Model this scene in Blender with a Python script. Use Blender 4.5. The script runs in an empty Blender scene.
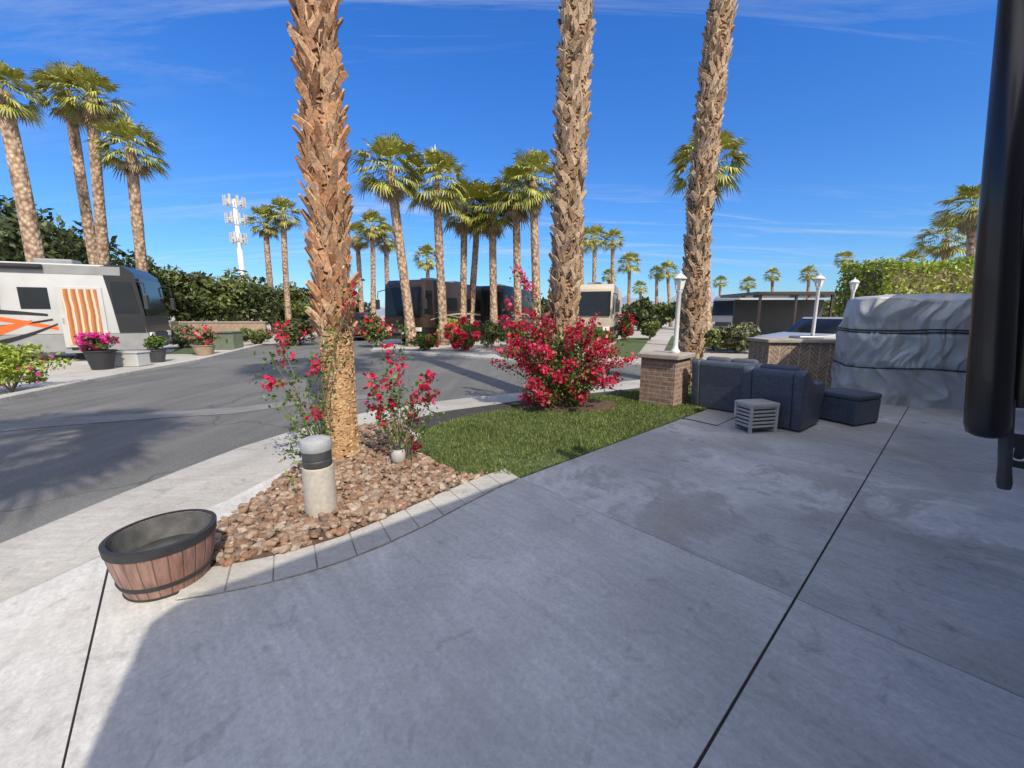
import bpy, bmesh, math, random
import numpy as np
from mathutils import Vector, Matrix
from mathutils import noise as mn
random.seed(7); rng = np.random.default_rng(11)
C = bpy.context.scene.collection
PI = math.pi
# ---------------------------------------------------------------- camera model
F = 400.0; HC = 1.55; PITCH = math.atan(69/400.0)
cp, sp = math.cos(PITCH), math.sin(PITCH)
def ray(u, v):
    a = (384-v)/F
    return Vector(((u-512)/F, cp+a*sp, -sp+a*cp))
def G(u, v, z=0.0):
    r = ray(u, v); t = (z-HC)/r.z
    return Vector((r.x*t, r.y*t, z))
def P(u, v, Y):
    r = ray(u, v); t = Y/r.y
    return Vector((r.x*t, Y, HC+r.z*t))
A1 = math.radians(48)
E1 = Vector((math.sin(A1), math.cos(A1), 0)); NN = Vector((-math.cos(A1), math.sin(A1), 0))
def SN(s, n, z=0.0): 
    p = E1*s+NN*n; return Vector((p.x, p.y, z))
RE1 = math.atan2(E1.y, E1.x)     # rotation putting local +X on E1
SUN = Vector((-.48*.7071, .877*.7071, -.7071)).normalized()

# ---------------------------------------------------------------- materials
def newmat(name):
    m = bpy.data.materials.new(name); m.use_nodes = True
    nt = m.node_tree; b = nt.nodes['Principled BSDF']
    return m, nt, b
def nd(nt, t, **kw):
    n = nt.nodes.new(t)
    for k, v in kw.items(): setattr(n, k, v)
    return n
def noise(nt, vec, scale, detail=4, rough=.55, dist=0):
    n = nd(nt, 'ShaderNodeTexNoise'); n.inputs['Scale'].default_value = scale
    n.inputs['Detail'].default_value = detail; n.inputs['Roughness'].default_value = rough
    n.inputs['Distortion'].default_value = dist
    nt.links.new(vec, n.inputs['Vector']); return n.outputs['Fac']
def ramp(nt, fac, stops, interp='LINEAR'):
    r = nd(nt, 'ShaderNodeValToRGB'); r.color_ramp.interpolation = interp
    e = r.color_ramp.elements
    while len(e) < len(stops): e.new(.5)
    for i, (p, c) in enumerate(stops):
        e[i].position = p; e[i].color = (*c, 1) if len(c) == 3 else c
    nt.links.new(fac, r.inputs['Fac']); return r.outputs['Color']
def g3(x): return (x, x, x)
def mixc(nt, fac, a, b, mode='MIX'):
    m = nd(nt, 'ShaderNodeMix', data_type='RGBA', blend_type=mode)
    for s, val in ((m.inputs[0], fac), (m.inputs[6], a), (m.inputs[7], b)):
        if hasattr(val, 'links') or hasattr(val, 'is_linked'): nt.links.new(val, s)
        elif isinstance(val, (int, float)): s.default_value = val
        else: s.default_value = (*val, 1)
    return m.outputs[2]
def math_(nt, op, a, b=0.0):
    m = nd(nt, 'ShaderNodeMath', operation=op)
    for s, val in ((m.inputs[0], a), (m.inputs[1], b)):
        if isinstance(val, (int, float)): s.default_value = val
        else: nt.links.new(val, s)
    return m.outputs[0]
def coord(nt, scale=(1,1,1), rot=(0,0,0)):
    t = nd(nt, 'ShaderNodeTexCoord'); mp = nd(nt, 'ShaderNodeMapping')
    mp.inputs['Scale'].default_value = scale; mp.inputs['Rotation'].default_value = rot
    nt.links.new(t.outputs['Object'], mp.inputs['Vector']); return mp.outputs['Vector']
def bump(nt, b, h, strength=.3, dist=.02):
    bp = nd(nt, 'ShaderNodeBump'); bp.inputs['Strength'].default_value = strength
    bp.inputs['Distance'].default_value = dist
    nt.links.new(h, bp.inputs['Height']); nt.links.new(bp.outputs['Normal'], b.inputs['Normal'])
def simple(name, col, rough=.6, var=.25, scale=8, bs=.15, bd=.01, metal=0, coat=0, stretch=(1,1,1)):
    m, nt, b = newmat(name); v = coord(nt, stretch)
    f = noise(nt, v, scale, 5)
    lo = tuple(c*(1-var) for c in col); hi = tuple(min(1, c*(1+var)) for c in col)
    nt.links.new(ramp(nt, f, [(.3, lo), (.7, hi)]), b.inputs['Base Color'])
    b.inputs['Roughness'].default_value = rough; b.inputs['Metallic'].default_value = metal
    b.inputs['Coat Weight'].default_value = coat
    if bs: bump(nt, b, noise(nt, v, scale*6, 3), bs, bd)
    return m
def leafmat(name, cols, trans=.35, rough=.5):
    m, nt, b = newmat(name)
    g = nd(nt, 'ShaderNodeNewGeometry'); 
    st = [(i/(len(cols)-1), c) for i, c in enumerate(cols)]
    c0 = ramp(nt, g.outputs['Random Per Island'], st)
    f = noise(nt, coord(nt), 1.3, 3); c1 = mixc(nt, ramp(nt, f, [(.35, g3(0)), (.65, g3(1))]), c0, (.55,.55,.5), 'MULTIPLY')
    c2 = mixc(nt, .6, c0, c1)
    nt.links.new(c2, b.inputs['Base Color']); b.inputs['Roughness'].default_value = rough
    if trans > 0:
        tr = nd(nt, 'ShaderNodeBsdfTranslucent'); nt.links.new(c2, tr.inputs['Color'])
        mx = nd(nt, 'ShaderNodeMixShader'); mx.inputs[0].default_value = trans
        nt.links.new(b.outputs[0], mx.inputs[1]); nt.links.new(tr.outputs[0], mx.inputs[2])
        nt.links.new(mx.outputs[0], nt.nodes['Material Output'].inputs['Surface'])
    return m
def islandmat(name, cols, rough=.85, ns=30, bs=.4, bd=.01):
    m, nt, b = newmat(name); g = nd(nt, 'ShaderNodeNewGeometry')
    c0 = ramp(nt, g.outputs['Random Per Island'], [(i/(len(cols)-1), c) for i, c in enumerate(cols)])
    f = noise(nt, coord(nt), ns, 5)
    c1 = mixc(nt, 1.0, c0, ramp(nt, f, [(.3, g3(.55)), (.7, g3(1.15))]), 'MULTIPLY')
    nt.links.new(c1, b.inputs['Base Color']); b.inputs['Roughness'].default_value = rough
    bump(nt, b, f, bs, bd); return m
def concrete(name, dark, light, stain=0.0, stainc=(.2,.15,.11), rot=0.0, seed=0.0, ring=0.0):
    m, nt, b = newmat(name)
    v = coord(nt, (1,1,1), (0,0,rot)); 
    ad = nd(nt, 'ShaderNodeVectorMath', operation='ADD'); ad.inputs[1].default_value = (seed, seed*.7, 0); nt.links.new(v, ad.inputs[0]); v = ad.outputs[0]
    vs = nd(nt, 'ShaderNodeMapping'); vs.inputs['Scale'].default_value = (1.2, 9, 1); nt.links.new(v, vs.inputs['Vector'])
    c = ramp(nt, noise(nt, v, .9, 8, .62, .6), [(.3, dark), (.68, light)])
    fine = noise(nt, v, 45, 8, .7)
    c = mixc(nt, 1.0, c, ramp(nt, fine, [(.25, g3(.74)), (.75, g3(1.18))]), 'MULTIPLY')
    st = noise(nt, vs.outputs[0], 2.0, 7, .65)
    c = mixc(nt, 1.0, c, ramp(nt, st, [(.3, g3(.86)), (.7, g3(1.08))]), 'MULTIPLY')
    spots = noise(nt, v, 5.5, 6, .6, 1.0)
    c = mixc(nt, 1.0, c, ramp(nt, spots, [(.28, g3(.72)), (.42, g3(1.0))]), 'MULTIPLY')
    if stain:
        sm = noise(nt, v, .8, 9, .68, .35)
        c = mixc(nt, math_(nt, 'MULTIPLY', ramp(nt, sm, [(.48, g3(0)), (.68, g3(1))]), stain), c, stainc)
        if ring:
            rm = ramp(nt, sm, [(.40, g3(0)), (.49, g3(1)), (.54, g3(0))])
            big = ramp(nt, noise(nt, v, .55, 2), [(.45, g3(0)), (.62, g3(1))])
            c = mixc(nt, math_(nt, 'MULTIPLY', math_(nt, 'MULTIPLY', math_(nt, 'MULTIPLY', rm, big), ring), noise(nt, v, 6, 7, .7)), c, (.76,.74,.70))
    nt.links.new(c, b.inputs['Base Color']); b.inputs['Roughness'].default_value = .85
    bump(nt, b, fine, .35, .004)
    return m

M = {}
M['concrete'] = concrete('driveway_concrete', (.46,.45,.435), (.65,.635,.61), .3, (.40,.38,.35), A1, 3.0)
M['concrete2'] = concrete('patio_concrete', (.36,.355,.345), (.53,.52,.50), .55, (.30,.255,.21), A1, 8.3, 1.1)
M['concrete3'] = concrete('gutter_concrete', (.38,.36,.33), (.53,.51,.47), .35, (.27,.25,.22), 0, 15.0)
M['dirtyconc'] = concrete('dirty_concrete', (.17,.165,.16), (.23,.225,.22), .3, (.14,.14,.13), 0, 25.0)
M['joint'] = simple('joint_dark', (.05,.045,.04), .95)
M['bedgrey'] = simple('bed_grey', (.3,.29,.27), .95)
M['paver'] = concrete('paver_concrete', (.40,.385,.365), (.56,.54,.51), .3, (.33,.30,.27), 0, 5.0)
m, nt, b = newmat('asphalt'); v = coord(nt)
c = ramp(nt, noise(nt, v, .35, 6, .6, .5), [(.3, (.11,.109,.105)), (.7, (.165,.162,.155))])
sp1 = noise(nt, v, 90, 4, .8)
c = mixc(nt, 1.0, c, ramp(nt, sp1, [(.3, g3(.55)), (.72, g3(1.5))]), 'MULTIPLY')
vs_ = nd(nt, 'ShaderNodeMapping'); vs_.inputs['Scale'].default_value = (3, .25, 1); nt.links.new(v, vs_.inputs['Vector'])
c = mixc(nt, 1.0, c, ramp(nt, noise(nt, vs_.outputs[0], 1.0, 5), [(.3, g3(.8)), (.7, g3(1.15))]), 'MULTIPLY')
vo = nd(nt, 'ShaderNodeTexVoronoi', feature='DISTANCE_TO_EDGE'); vo.inputs['Scale'].default_value = .28
wv_ = nd(nt, 'ShaderNodeVectorMath', operation='ADD'); nn_ = nd(nt, 'ShaderNodeTexNoise'); nn_.inputs['Scale'].default_value = 1.5; nn_.inputs['Detail'].default_value = 5
nt.links.new(v, nn_.inputs['Vector']); nt.links.new(v, wv_.inputs[0]); nt.links.new(nn_.outputs['Color'], wv_.inputs[1]); nt.links.new(wv_.outputs[0], vo.inputs['Vector'])
c = mixc(nt, ramp(nt, vo.outputs['Distance'], [(.002, g3(.6)), (.006, g3(0))]), c, (.04,.04,.04))
nt.links.new(c, b.inputs['Base Color']); b.inputs['Roughness'].default_value = .9; bump(nt, b, sp1, .5, .006); M['asphalt'] = m
m, nt, b = newmat('sandy_ground'); v = coord(nt)
c = ramp(nt, noise(nt, v, .12, 8, .6, .3), [(.3, (.30,.26,.21)), (.5, (.40,.37,.33)), (.72, (.46,.44,.41))])
c = mixc(nt, 1.0, c, ramp(nt, noise(nt, v, 20, 6, .7), [(.3, g3(.75)), (.7, g3(1.15))]), 'MULTIPLY')
nt.links.new(c, b.inputs['Base Color']); b.inputs['Roughness'].default_value = .95; M['ground'] = m
M['soil'] = simple('soil', (.12,.075,.05), .95, .5, 20, .6, .02)
M['turf'] = simple('turf', (.07,.10,.03), .9, .5, 12, .5, .02)
M['blade'] = leafmat('grass_blade', [(.07,.12,.025), (.14,.22,.045), (.25,.31,.09), (.33,.33,.14)], .35)
M['rock'] = islandmat('river_rock', [(.36,.22,.14), (.22,.125,.08), (.44,.33,.24), (.30,.19,.13), (.52,.43,.35), (.17,.12,.09), (.33,.18,.11)], .85, 25)
M['mount'] = simple('mountain', (.22,.25,.33), .95, .2, .01, 0)
# palm
M['boot'] = islandmat('palm_boot', [(.27,.16,.09), (.52,.36,.23), (.66,.51,.36), (.38,.24,.14), (.60,.44,.30), (.13,.075,.045)], .9, 40, .6, .01)
M['boot_red'] = islandmat('palm_boot_red', [(.30,.13,.06), (.56,.30,.15), (.66,.44,.28), (.42,.20,.10), (.58,.36,.21), (.14,.06,.03)], .9, 40, .6, .01)
M['boot_pale'] = islandmat('palm_boot_pale', [(.55,.34,.17), (.64,.42,.23), (.48,.29,.15), (.70,.49,.29)], .9, 50, .5, .008)
M['fibre'] = islandmat('palm_fibre', [(.30,.18,.1), (.5,.36,.24), (.4,.25,.14)], .95, 60)
m, nt, b = newmat('palm_core'); v = coord(nt)
w = nd(nt, 'ShaderNodeTexWave', bands_direction='Z'); w.inputs['Scale'].default_value = 5; w.inputs['Distortion'].default_value = 4; w.inputs['Detail'].default_value = 4; w.inputs['Detail Scale'].default_value = 3
nt.links.new(v, w.inputs['Vector'])
c = ramp(nt, w.outputs['Fac'], [(.1, (.10,.05,.03)), (.5, (.26,.14,.07)), (.95, (.42,.26,.14))]); 
nt.links.new(c, b.inputs['Base Color']); b.inputs['Roughness'].default_value = .95; bump(nt, b, w.outputs['Fac'], .8, .03); M['core'] = m
m, nt, b = newmat('palm_trunk_bark'); v = coord(nt)
w = nd(nt, 'ShaderNodeTexVoronoi'); w.inputs['Scale'].default_value = 1
mp = nd(nt, 'ShaderNodeMapping'); mp.inputs['Scale'].default_value = (7,7,5.5); nt.links.new(v, mp.inputs['Vector']); nt.links.new(mp.outputs[0], w.inputs['Vector'])
c = ramp(nt, w.outputs['Distance'], [(.1, (.56,.42,.30)), (.6, (.33,.22,.15)), (.9, (.15,.10,.07))])
c = mixc(nt, 1.0, c, ramp(nt, noise(nt, v, 2, 5), [(.3, g3(.75)), (.7, g3(1.3))]), 'MULTIPLY')
nt.links.new(c, b.inputs['Base Color']); b.inputs['Roughness'].default_value = .95
bump(nt, b, ramp(nt, w.outputs['Distance'], [(.0, g3(1)), (1, g3(0))]), 1.0, .06); M['bark'] = m
M['frond'] = leafmat('palm_frond', [(.19,.21,.025), (.34,.35,.055), (.54,.50,.14), (.25,.28,.04)], 0, .55)
M['dead'] = leafmat('dead_frond', [(.36,.27,.15), (.5,.4,.25), (.28,.2,.12)], 0, .8)
M['stem'] = simple('woody_stem', (.20,.15,.10), .9, .3, 20)
M['leaf_g'] = leafmat('leaf_green', [(.05,.10,.015), (.11,.19,.03), (.21,.30,.06)], .3)
M['leaf_d'] = leafmat('leaf_dark', [(.025,.042,.010), (.055,.08,.02), (.11,.13,.035)], 0)
M['leaf_m'] = leafmat('leaf_mid', [(.05,.08,.016), (.12,.15,.035), (.21,.23,.06)], 0)
M['leaf_y'] = leafmat('leaf_yellowgreen', [(.18,.25,.02), (.34,.42,.05), (.48,.54,.10)], .2)
M['leaf_o'] = leafmat('leaf_olive', [(.10,.11,.05), (.18,.19,.09), (.27,.26,.13)], 0)
M['bract'] = leafmat('bract_magenta', [(.50,.006,.045), (.72,.018,.09), (.80,.05,.16), (.56,.008,.04)], .3)
M['bract_r'] = leafmat('bract_red', [(.5,.008,.03), (.72,.02,.07), (.8,.06,.12)], 0)
M['flower_p'] = leafmat('flower_pink', [(.7,.02,.28), (.85,.06,.4)], .35)
# objects
M['white'] = simple('white_paint', (.74,.74,.72), .35, .04, 3, .02, coat=.3)
M['offwhite'] = simple('grey_white_paint', (.46,.46,.46), .4, .08, 1.5, .0, coat=.2)
M['black'] = simple('black_gloss', (.012,.012,.014), .32, .2, 4, .02, .002, coat=.2)
M['blackm'] = simple('black_matt', (.03,.03,.032), .6, .2, 20, .2)
M['liner'] = simple('grey_liner', (.10,.10,.10), .8, .3, 12, .3)
M['glass'] = simple('dark_glass', (.012,.014,.017), .1, .2, 2, 0)
M['glass'].node_tree.nodes['Principled BSDF'].inputs['Specular IOR Level'].default_value = .35
M['orange'] = simple('orange_paint', (.72,.12,.015), .4, .1, 3, 0)
M['greyp'] = simple('grey_paint', (.25,.25,.255), .45, .12, 3, 0)
M['silver'] = simple('silver_paint', (.42,.43,.44), .35, .05, 3, 0, metal=.3)
M['brownp'] = simple('brown_paint', (.042,.028,.022), .35, .1, 3, 0, coat=.3)
M['beige'] = simple('beige_paint', (.5,.43,.33), .4, .08, 3, 0)
M['redp'] = simple('red_paint', (.16,.015,.015), .35, .1, 3, 0, coat=.3)
M['chrome'] = simple('chrome', (.6,.6,.6), .25, .05, 5, 0, metal=1)
M['rubber'] = simple('rubber', (.025,.025,.025), .85, .2, 20, .2)
M['lamp'] = simple('lamp_lens', (.8,.8,.75), .2, .03, 3, 0)
m, nt, b = newmat('striped_door_screen'); t = nd(nt, 'ShaderNodeTexCoord'); sx = nd(nt, 'ShaderNodeSeparateXYZ'); nt.links.new(t.outputs['Object'], sx.inputs[0])
fr = math_(nt, 'FRACT', math_(nt, 'ADD', math_(nt, 'MULTIPLY', sx.outputs[0], 5.2), math_(nt, 'MULTIPLY', noise(nt, t.outputs['Object'], 1.5, 3), .5)))
nt.links.new(ramp(nt, fr, [(0,(.42,.15,.04)),(.35,(.22,.08,.03)),(.45,(.6,.33,.14)),(.62,(.55,.5,.44)),(.72,(.55,.5,.44)),(.8,(.45,.17,.05))]), b.inputs['Base Color']); b.inputs['Roughness'].default_value = .6; M['striped'] = m
M['tanwall'] = simple('tan_wall', (.36,.26,.19), .9, .15, 6, .3)
M['green_box'] = simple('green_cabinet', (.14,.17,.12), .6, .12, 5, .1)
M['bollard'] = simple('bollard_cast', (.45,.41,.36), .85, .14, 30, .5, .004)
M['bollcap'] = simple('bollard_cap', (.36,.37,.39), .5, .12, 20, .1)
M['dkgrey'] = simple('dark_grey_metal', (.055,.055,.06), .5, .2, 15, .1)
M['greyplastic'] = simple('grey_plastic', (.42,.41,.40), .6, .1, 12, .1)
M['cushion'] = simple('cushion_charcoal', (.08,.093,.125), .9, .15, 40, .3)
M['cap'] = concrete('cap_stone', (.31,.27,.23), (.44,.39,.34), 0, rot=0, seed=2)
def brickmat(name, zig, c1, c2, mort):
    m, nt, b = newmat(name)
    t = nd(nt, 'ShaderNodeTexCoord'); sx = nd(nt, 'ShaderNodeSeparateXYZ'); nt.links.new(t.outputs['Object'], sx.inputs[0])
    h = math_(nt, 'ADD', sx.outputs[0], sx.outputs[1]); z = sx.outputs[2]
    if zig:
        pp = math_(nt, 'PINGPONG', h, .2); z = math_(nt, 'ADD', z, pp)
    cb = nd(nt, 'ShaderNodeCombineXYZ'); nt.links.new(h, cb.inputs[0]); nt.links.new(z, cb.inputs[1])
    br = nd(nt, 'ShaderNodeTexBrick'); br.inputs['Scale'].default_value = 1
    br.inputs['Brick Width'].default_value = .2; br.inputs['Row Height'].default_value = .095 if zig else .075
    br.inputs['Mortar Size'].default_value = .010 if zig else .009; br.inputs['Mortar Smooth'].default_value = .2
    br.offset = 0 if zig else .5
    br.inputs['Color1'].default_value = (*c1,1); br.inputs['Color2'].default_value = (*c2,1); br.inputs['Mortar'].default_value = (*mort,1)
    nt.links.new(cb.outputs[0], br.inputs['Vector'])
    f = noise(nt, t.outputs['Object'], 12, 5)
    c = mixc(nt, 1.0, br.outputs['Color'], ramp(nt, f, [(.3, g3(.7)), (.7, g3(1.25))]), 'MULTIPLY')
    nt.links.new(c, b.inputs['Base Color']); b.inputs['Roughness'].default_value = .9
    inv = math_(nt, 'SUBTRACT', 1.0, br.outputs['Fac']); bump(nt, b, inv, .8, .012); return m
M['brick'] = brickmat('brick_courses', False, (.33,.20,.14), (.24,.145,.105), (.36,.32,.28))
M['chevron'] = brickmat('brick_chevron', True, (.31,.21,.15), (.22,.15,.11), (.44,.38,.31))
# wicker
m, nt, b = newmat('woven_wicker'); v = coord(nt)
n1 = noise(nt, coord(nt, (3,3,22)), 3, 3); n2 = noise(nt, coord(nt, (22,22,3)), 3, 3)
h = math_(nt, 'MULTIPLY', n1, n2)
nt.links.new(ramp(nt, h, [(.12, (.048,.058,.082)), (.40, (.090,.107,.145))]), b.inputs['Base Color']); b.inputs['Roughness'].default_value = .5; bump(nt, b, h, .3, .006); M['wicker'] = m
# silver cover fabric
m, nt, b = newmat('silver_cover_fabric'); v = coord(nt)
c = ramp(nt, noise(nt, v, 3, 6), [(.3, (.36,.37,.38)), (.7, (.50,.51,.52))])
nt.links.new(c, b.inputs['Base Color']); b.inputs['Roughness'].default_value = .5; b.inputs['Metallic'].default_value = .2
bump(nt, b, noise(nt, coord(nt, (1,1,.4)), 14, 3, .5, .8), .3, .015); M['cover'] = m
# barrel
m, nt, b = newmat('barrel_wood')
t = nd(nt, 'ShaderNodeTexCoord'); sx = nd(nt, 'ShaderNodeSeparateXYZ'); nt.links.new(t.outputs['Object'], sx.inputs[0])
at = math_(nt, 'ARCTAN2', sx.outputs[1], sx.outputs[0]); st = math_(nt, 'MULTIPLY', at, 24/(2*PI))
fr = math_(nt, 'FRACT', st); ln = math_(nt, 'MINIMUM', fr, math_(nt, 'SUBTRACT', 1.0, fr)); fl = math_(nt, 'FLOOR', st)
wn = nd(nt, 'ShaderNodeTexWhiteNoise', noise_dimensions='1D'); nt.links.new(fl, wn.inputs['W'])
mp = nd(nt, 'ShaderNodeMapping'); mp.inputs['Scale'].default_value = (12,12,1.5); nt.links.new(t.outputs['Object'], mp.inputs['Vector'])
g = noise(nt, mp.outputs[0], 3, 6, .6)
c = mixc(nt, wn.outputs['Value'], (.25,.135,.105), (.34,.21,.175))
c = mixc(nt, 1.0, c, ramp(nt, g, [(.3, g3(.6)), (.7, g3(1.3))]), 'MULTIPLY')
c = mixc(nt, ramp(nt, ln, [(.015, g3(.8)), (.05, g3(0))]), c, (.07,.04,.03))
nt.links.new(c, b.inputs['Base Color']); b.inputs['Roughness'].default_value = .7
bump(nt, b, ramp(nt, ln, [(0, g3(0)), (.08, g3(1))]), .5, .008); M['barrel'] = m

# ---------------------------------------------------------------- mesh builder
class MB:
    def __init__(s): s.v = []; s.f = []
    def add(s, vs, fs):
        o = len(s.v); s.v += [tuple(q) for q in vs]; s.f += [tuple(i+o for i in q) for q in fs]; return s
    def box(s, c, d, rz=0):
        x, y, z = d[0]/2, d[1]/2, d[2]/2; R = Matrix.Rotation(rz, 3, 'Z')
        vs = [R@Vector(p)+Vector(c) for p in ((-x,-y,-z),(x,-y,-z),(x,y,-z),(-x,y,-z),(-x,-y,z),(x,-y,z),(x,y,z),(-x,y,z))]
        return s.add(vs, [(0,3,2,1),(4,5,6,7),(0,1,5,4),(1,2,6,5),(2,3,7,6),(3,0,4,7)])
    def tube(s, pts, r, seg=8):
        pts = [Vector(p) for p in pts]; n = len(pts)
        rr = r if isinstance(r, (list, tuple)) else [r]*n
        vs = []; ref = Vector((.13,.97,.21))
        for i, p in enumerate(pts):
            d = (pts[min(i+1,n-1)]-pts[max(i-1,0)]).normalized()
            a = d.cross(ref); 
            if a.length < .05: a = d.cross(Vector((1,0,0)))
            a.normalize(); b_ = d.cross(a)
            for k in range(seg):
                t = 2*PI*k/seg; vs.append(p+(a*math.cos(t)+b_*math.sin(t))*rr[i])
        fs = [(i*seg+k, i*seg+(k+1)%seg, (i+1)*seg+(k+1)%seg, (i+1)*seg+k) for i in range(n-1) for k in range(seg)]
        fs += [tuple(range(seg-1,-1,-1)), tuple((n-1)*seg+k for k in range(seg))]
        return s.add(vs, fs)
    def lathe(s, prof, c=(0,0,0), seg=32, close=True):
        vs = [(c[0]+r*math.cos(2*PI*k/seg), c[1]+r*math.sin(2*PI*k/seg), c[2]+z) for r, z in prof for k in range(seg)]
        n = len(prof)
        fs = [(i*seg+k, i*seg+(k+1)%seg, (i+1)*seg+(k+1)%seg, (i+1)*seg+k) for i in range(n-1) for k in range(seg)]
        if close: fs += [tuple(range(seg-1,-1,-1)), tuple((n-1)*seg+k for k in range(seg))]
        return s.add(vs, fs)
    def prism(s, poly, y0, y1):
        n = len(poly); vs = [(x, y0, z) for x, z in poly]+[(x, y1, z) for x, z in poly]
        fs = [tuple(range(n)), tuple(range(2*n-1, n-1, -1))]+[(i, i+n, (i+1)%n+n, (i+1)%n) for i in range(n)]
        return s.add(vs, fs)
    def prismz(s, poly, z0, z1):
        n = len(poly); vs = [(p[0], p[1], z0) for p in poly]+[(p[0], p[1], z1) for p in poly]
        fs = [tuple(range(n-1,-1,-1)), tuple(range(n, 2*n))]+[(i, (i+1)%n, (i+1)%n+n, i+n) for i in range(n)]
        return s.add(vs, fs)
    def build(s, name, mat, parent=None, smooth=False, bevel=0, segs=2, loc=None):
        me = bpy.data.meshes.new(name); me.from_pydata(s.v, [], s.f); me.materials.append(mat)
        bm = bmesh.new(); bm.from_mesh(me); bmesh.ops.recalc_face_normals(bm, faces=bm.faces)
        if bevel: bmesh.ops.bevel(bm, geom=[e for e in bm.edges], offset=bevel, segments=segs, affect='EDGES', profile=.5, clamp_overlap=True)
        for fc in bm.faces: fc.smooth = bool(smooth)
        bm.to_mesh(me); bm.free()
        if smooth == 'auto': me.set_sharp_from_angle(angle=math.radians(35))
        o = bpy.data.objects.new(name, me); C.objects.link(o)
        if parent: o.parent = parent
        if loc is not None: o.location = loc
        return o
def quads(name, V, mat, parent=None, loc=None):
    V = np.asarray(V, dtype=np.float32); k = V.shape[1]; n = V.shape[0]
    me = bpy.data.meshes.new(name); me.vertices.add(n*k); me.vertices.foreach_set('co', V.reshape(-1))
    me.loops.add(n*k); me.loops.foreach_set('vertex_index', np.arange(n*k, dtype=np.int32))
    me.polygons.add(n); me.polygons.foreach_set('loop_start', np.arange(0, n*k, k, dtype=np.int32))
    me.materials.append(mat); me.update(calc_edges=True); me.validate()
    o = bpy.data.objects.new(name, me); C.objects.link(o)
    if parent: o.parent = parent
    if loc is not None: o.location = loc
    return o
def tag(o, label=None, cat=None, group=None, kind=None):
    if label: o['label'] = label
    if cat: o['category'] = cat
    if group: o['group'] = group
    if kind: o['kind'] = kind
    return o
def thing(name, label, cat, loc=(0,0,0), rz=0, group=None):
    o = bpy.data.objects.new(name, None); C.objects.link(o); o.location = loc; o.rotation_euler = (0,0,rz)
    o.empty_display_size = .2
    return tag(o, label, cat, group)
def sheet(name, poly, z, mat, thick=0):
    mb = MB()
    if thick: mb.prismz(poly, z-thick, z)
    else: mb.add([(p[0], p[1], z) for p in poly], [tuple(range(len(poly)))])
    o = mb.build(name, mat)
    if not thick and o.data.polygons[0].normal.z < 0: o.data.flip_normals()
    return tag(o, kind='structure')
def inpoly(pts, poly):
    x, y = pts[:,0], pts[:,1]; r = np.zeros(len(pts), bool); n = len(poly)
    for i in range(n):
        x0, y0 = poly[i][0], poly[i][1]; x1, y1 = poly[(i+1)%n][0], poly[(i+1)%n][1]
        if y0 == y1: continue
        c_ = ((y0 > y) != (y1 > y)) & (x < (x1-x0)*(y-y0)/(y1-y0)+x0); r ^= c_
    return r
def sample(poly, n):
    P_ = np.array([(p[0], p[1]) for p in poly]); lo, hi = P_.min(0), P_.max(0); out = np.zeros((0,2))
    while len(out) < n:
        q = rng.uniform(lo, hi, (n, 2)); out = np.vstack([out, q[inpoly(q, P_)]])
    return out[:n]

# ---------------------------------------------------------------- ground
sheet('ground', [(-900,-300),(900,-300),(900,1400),(-900,1400)], -.03, M['ground'])
sheet('road', [(-8.3,-6),G(0,402),G(100,380),G(200,361),(-13,21),(-17,42),(-9,42),(-8,24),G(370,351),G(450,356),G(520,362),G(640,364),(14,16.5),(40,28),(40,20),(12,2),(0,-6)], -.016, M['asphalt'])
sheet('valley_gutter', [G(-60,437),G(60,425),G(150,418),G(232,413),G(300,404),G(380,397),G(380,393),G(300,399),G(236,407),G(150,412),G(60,418),G(-60,428)], -.010, M['dirtyconc'])
edge = [G(0,545),G(60,520),G(120,495),G(180,471),G(240,448),G(285,434),G(330,421),G(375,411),G(420,404),G(470,398),G(520,393),G(640,380)]
sheet('concrete_bed', [(-4.2,-5)]+edge+[(14,14.2),(30,20),(34,-6)], 0.0, M['joint'])
gut = [G(0,605),G(110,553),G(170,527),G(230,500),G(270,480),G(300,464),G(330,450),G(380,428),G(440,412),G(520,401),G(640,388)]
sheet('gutter', [(-4.2,-5)]+edge+[(14,14.2),(14,13.5)]+[p+Vector((-.006,.003,0)) for p in gut[::-1]]+[(-3.4,-5)], .01, M['concrete3'], .009)
g_=.006
sheet('driveway', [SN(2.48-.003,.42+g_),SN(2.48-.003,3.6),G(400,425),G(330,450),G(300,464),G(230,500),G(170,527),G(114,551.5),SN(-.431,.42+g_)], .012, M['concrete'], .011)
sheet('driveway', [SN(-.434,.42+g_),G(111,553),G(0,605),(-3.4,-5),SN(-.434,-5)], .012, M['concrete'], .011)
sheet('driveway', [SN(-.434,.42-g_),SN(-.434,-6),SN(2.48-.003,-6),SN(2.48-.003,.42-g_)], .012, M['concrete'], .011)
for a, b2 in ((2.48,5.05),(5.05,7.7),(7.7,10.4),(10.4,13.4)):
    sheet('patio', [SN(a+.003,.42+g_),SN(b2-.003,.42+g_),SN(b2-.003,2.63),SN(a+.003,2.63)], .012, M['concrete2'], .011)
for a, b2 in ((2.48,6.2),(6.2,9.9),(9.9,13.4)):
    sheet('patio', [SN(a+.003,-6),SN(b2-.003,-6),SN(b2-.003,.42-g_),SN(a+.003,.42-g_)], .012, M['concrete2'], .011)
sheet('far_slab', [SN(13.41,-8),SN(26,-8),SN(26,1),(13.8,13.3),SN(13.41,3.4)], .006, M['concrete3'])
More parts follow.
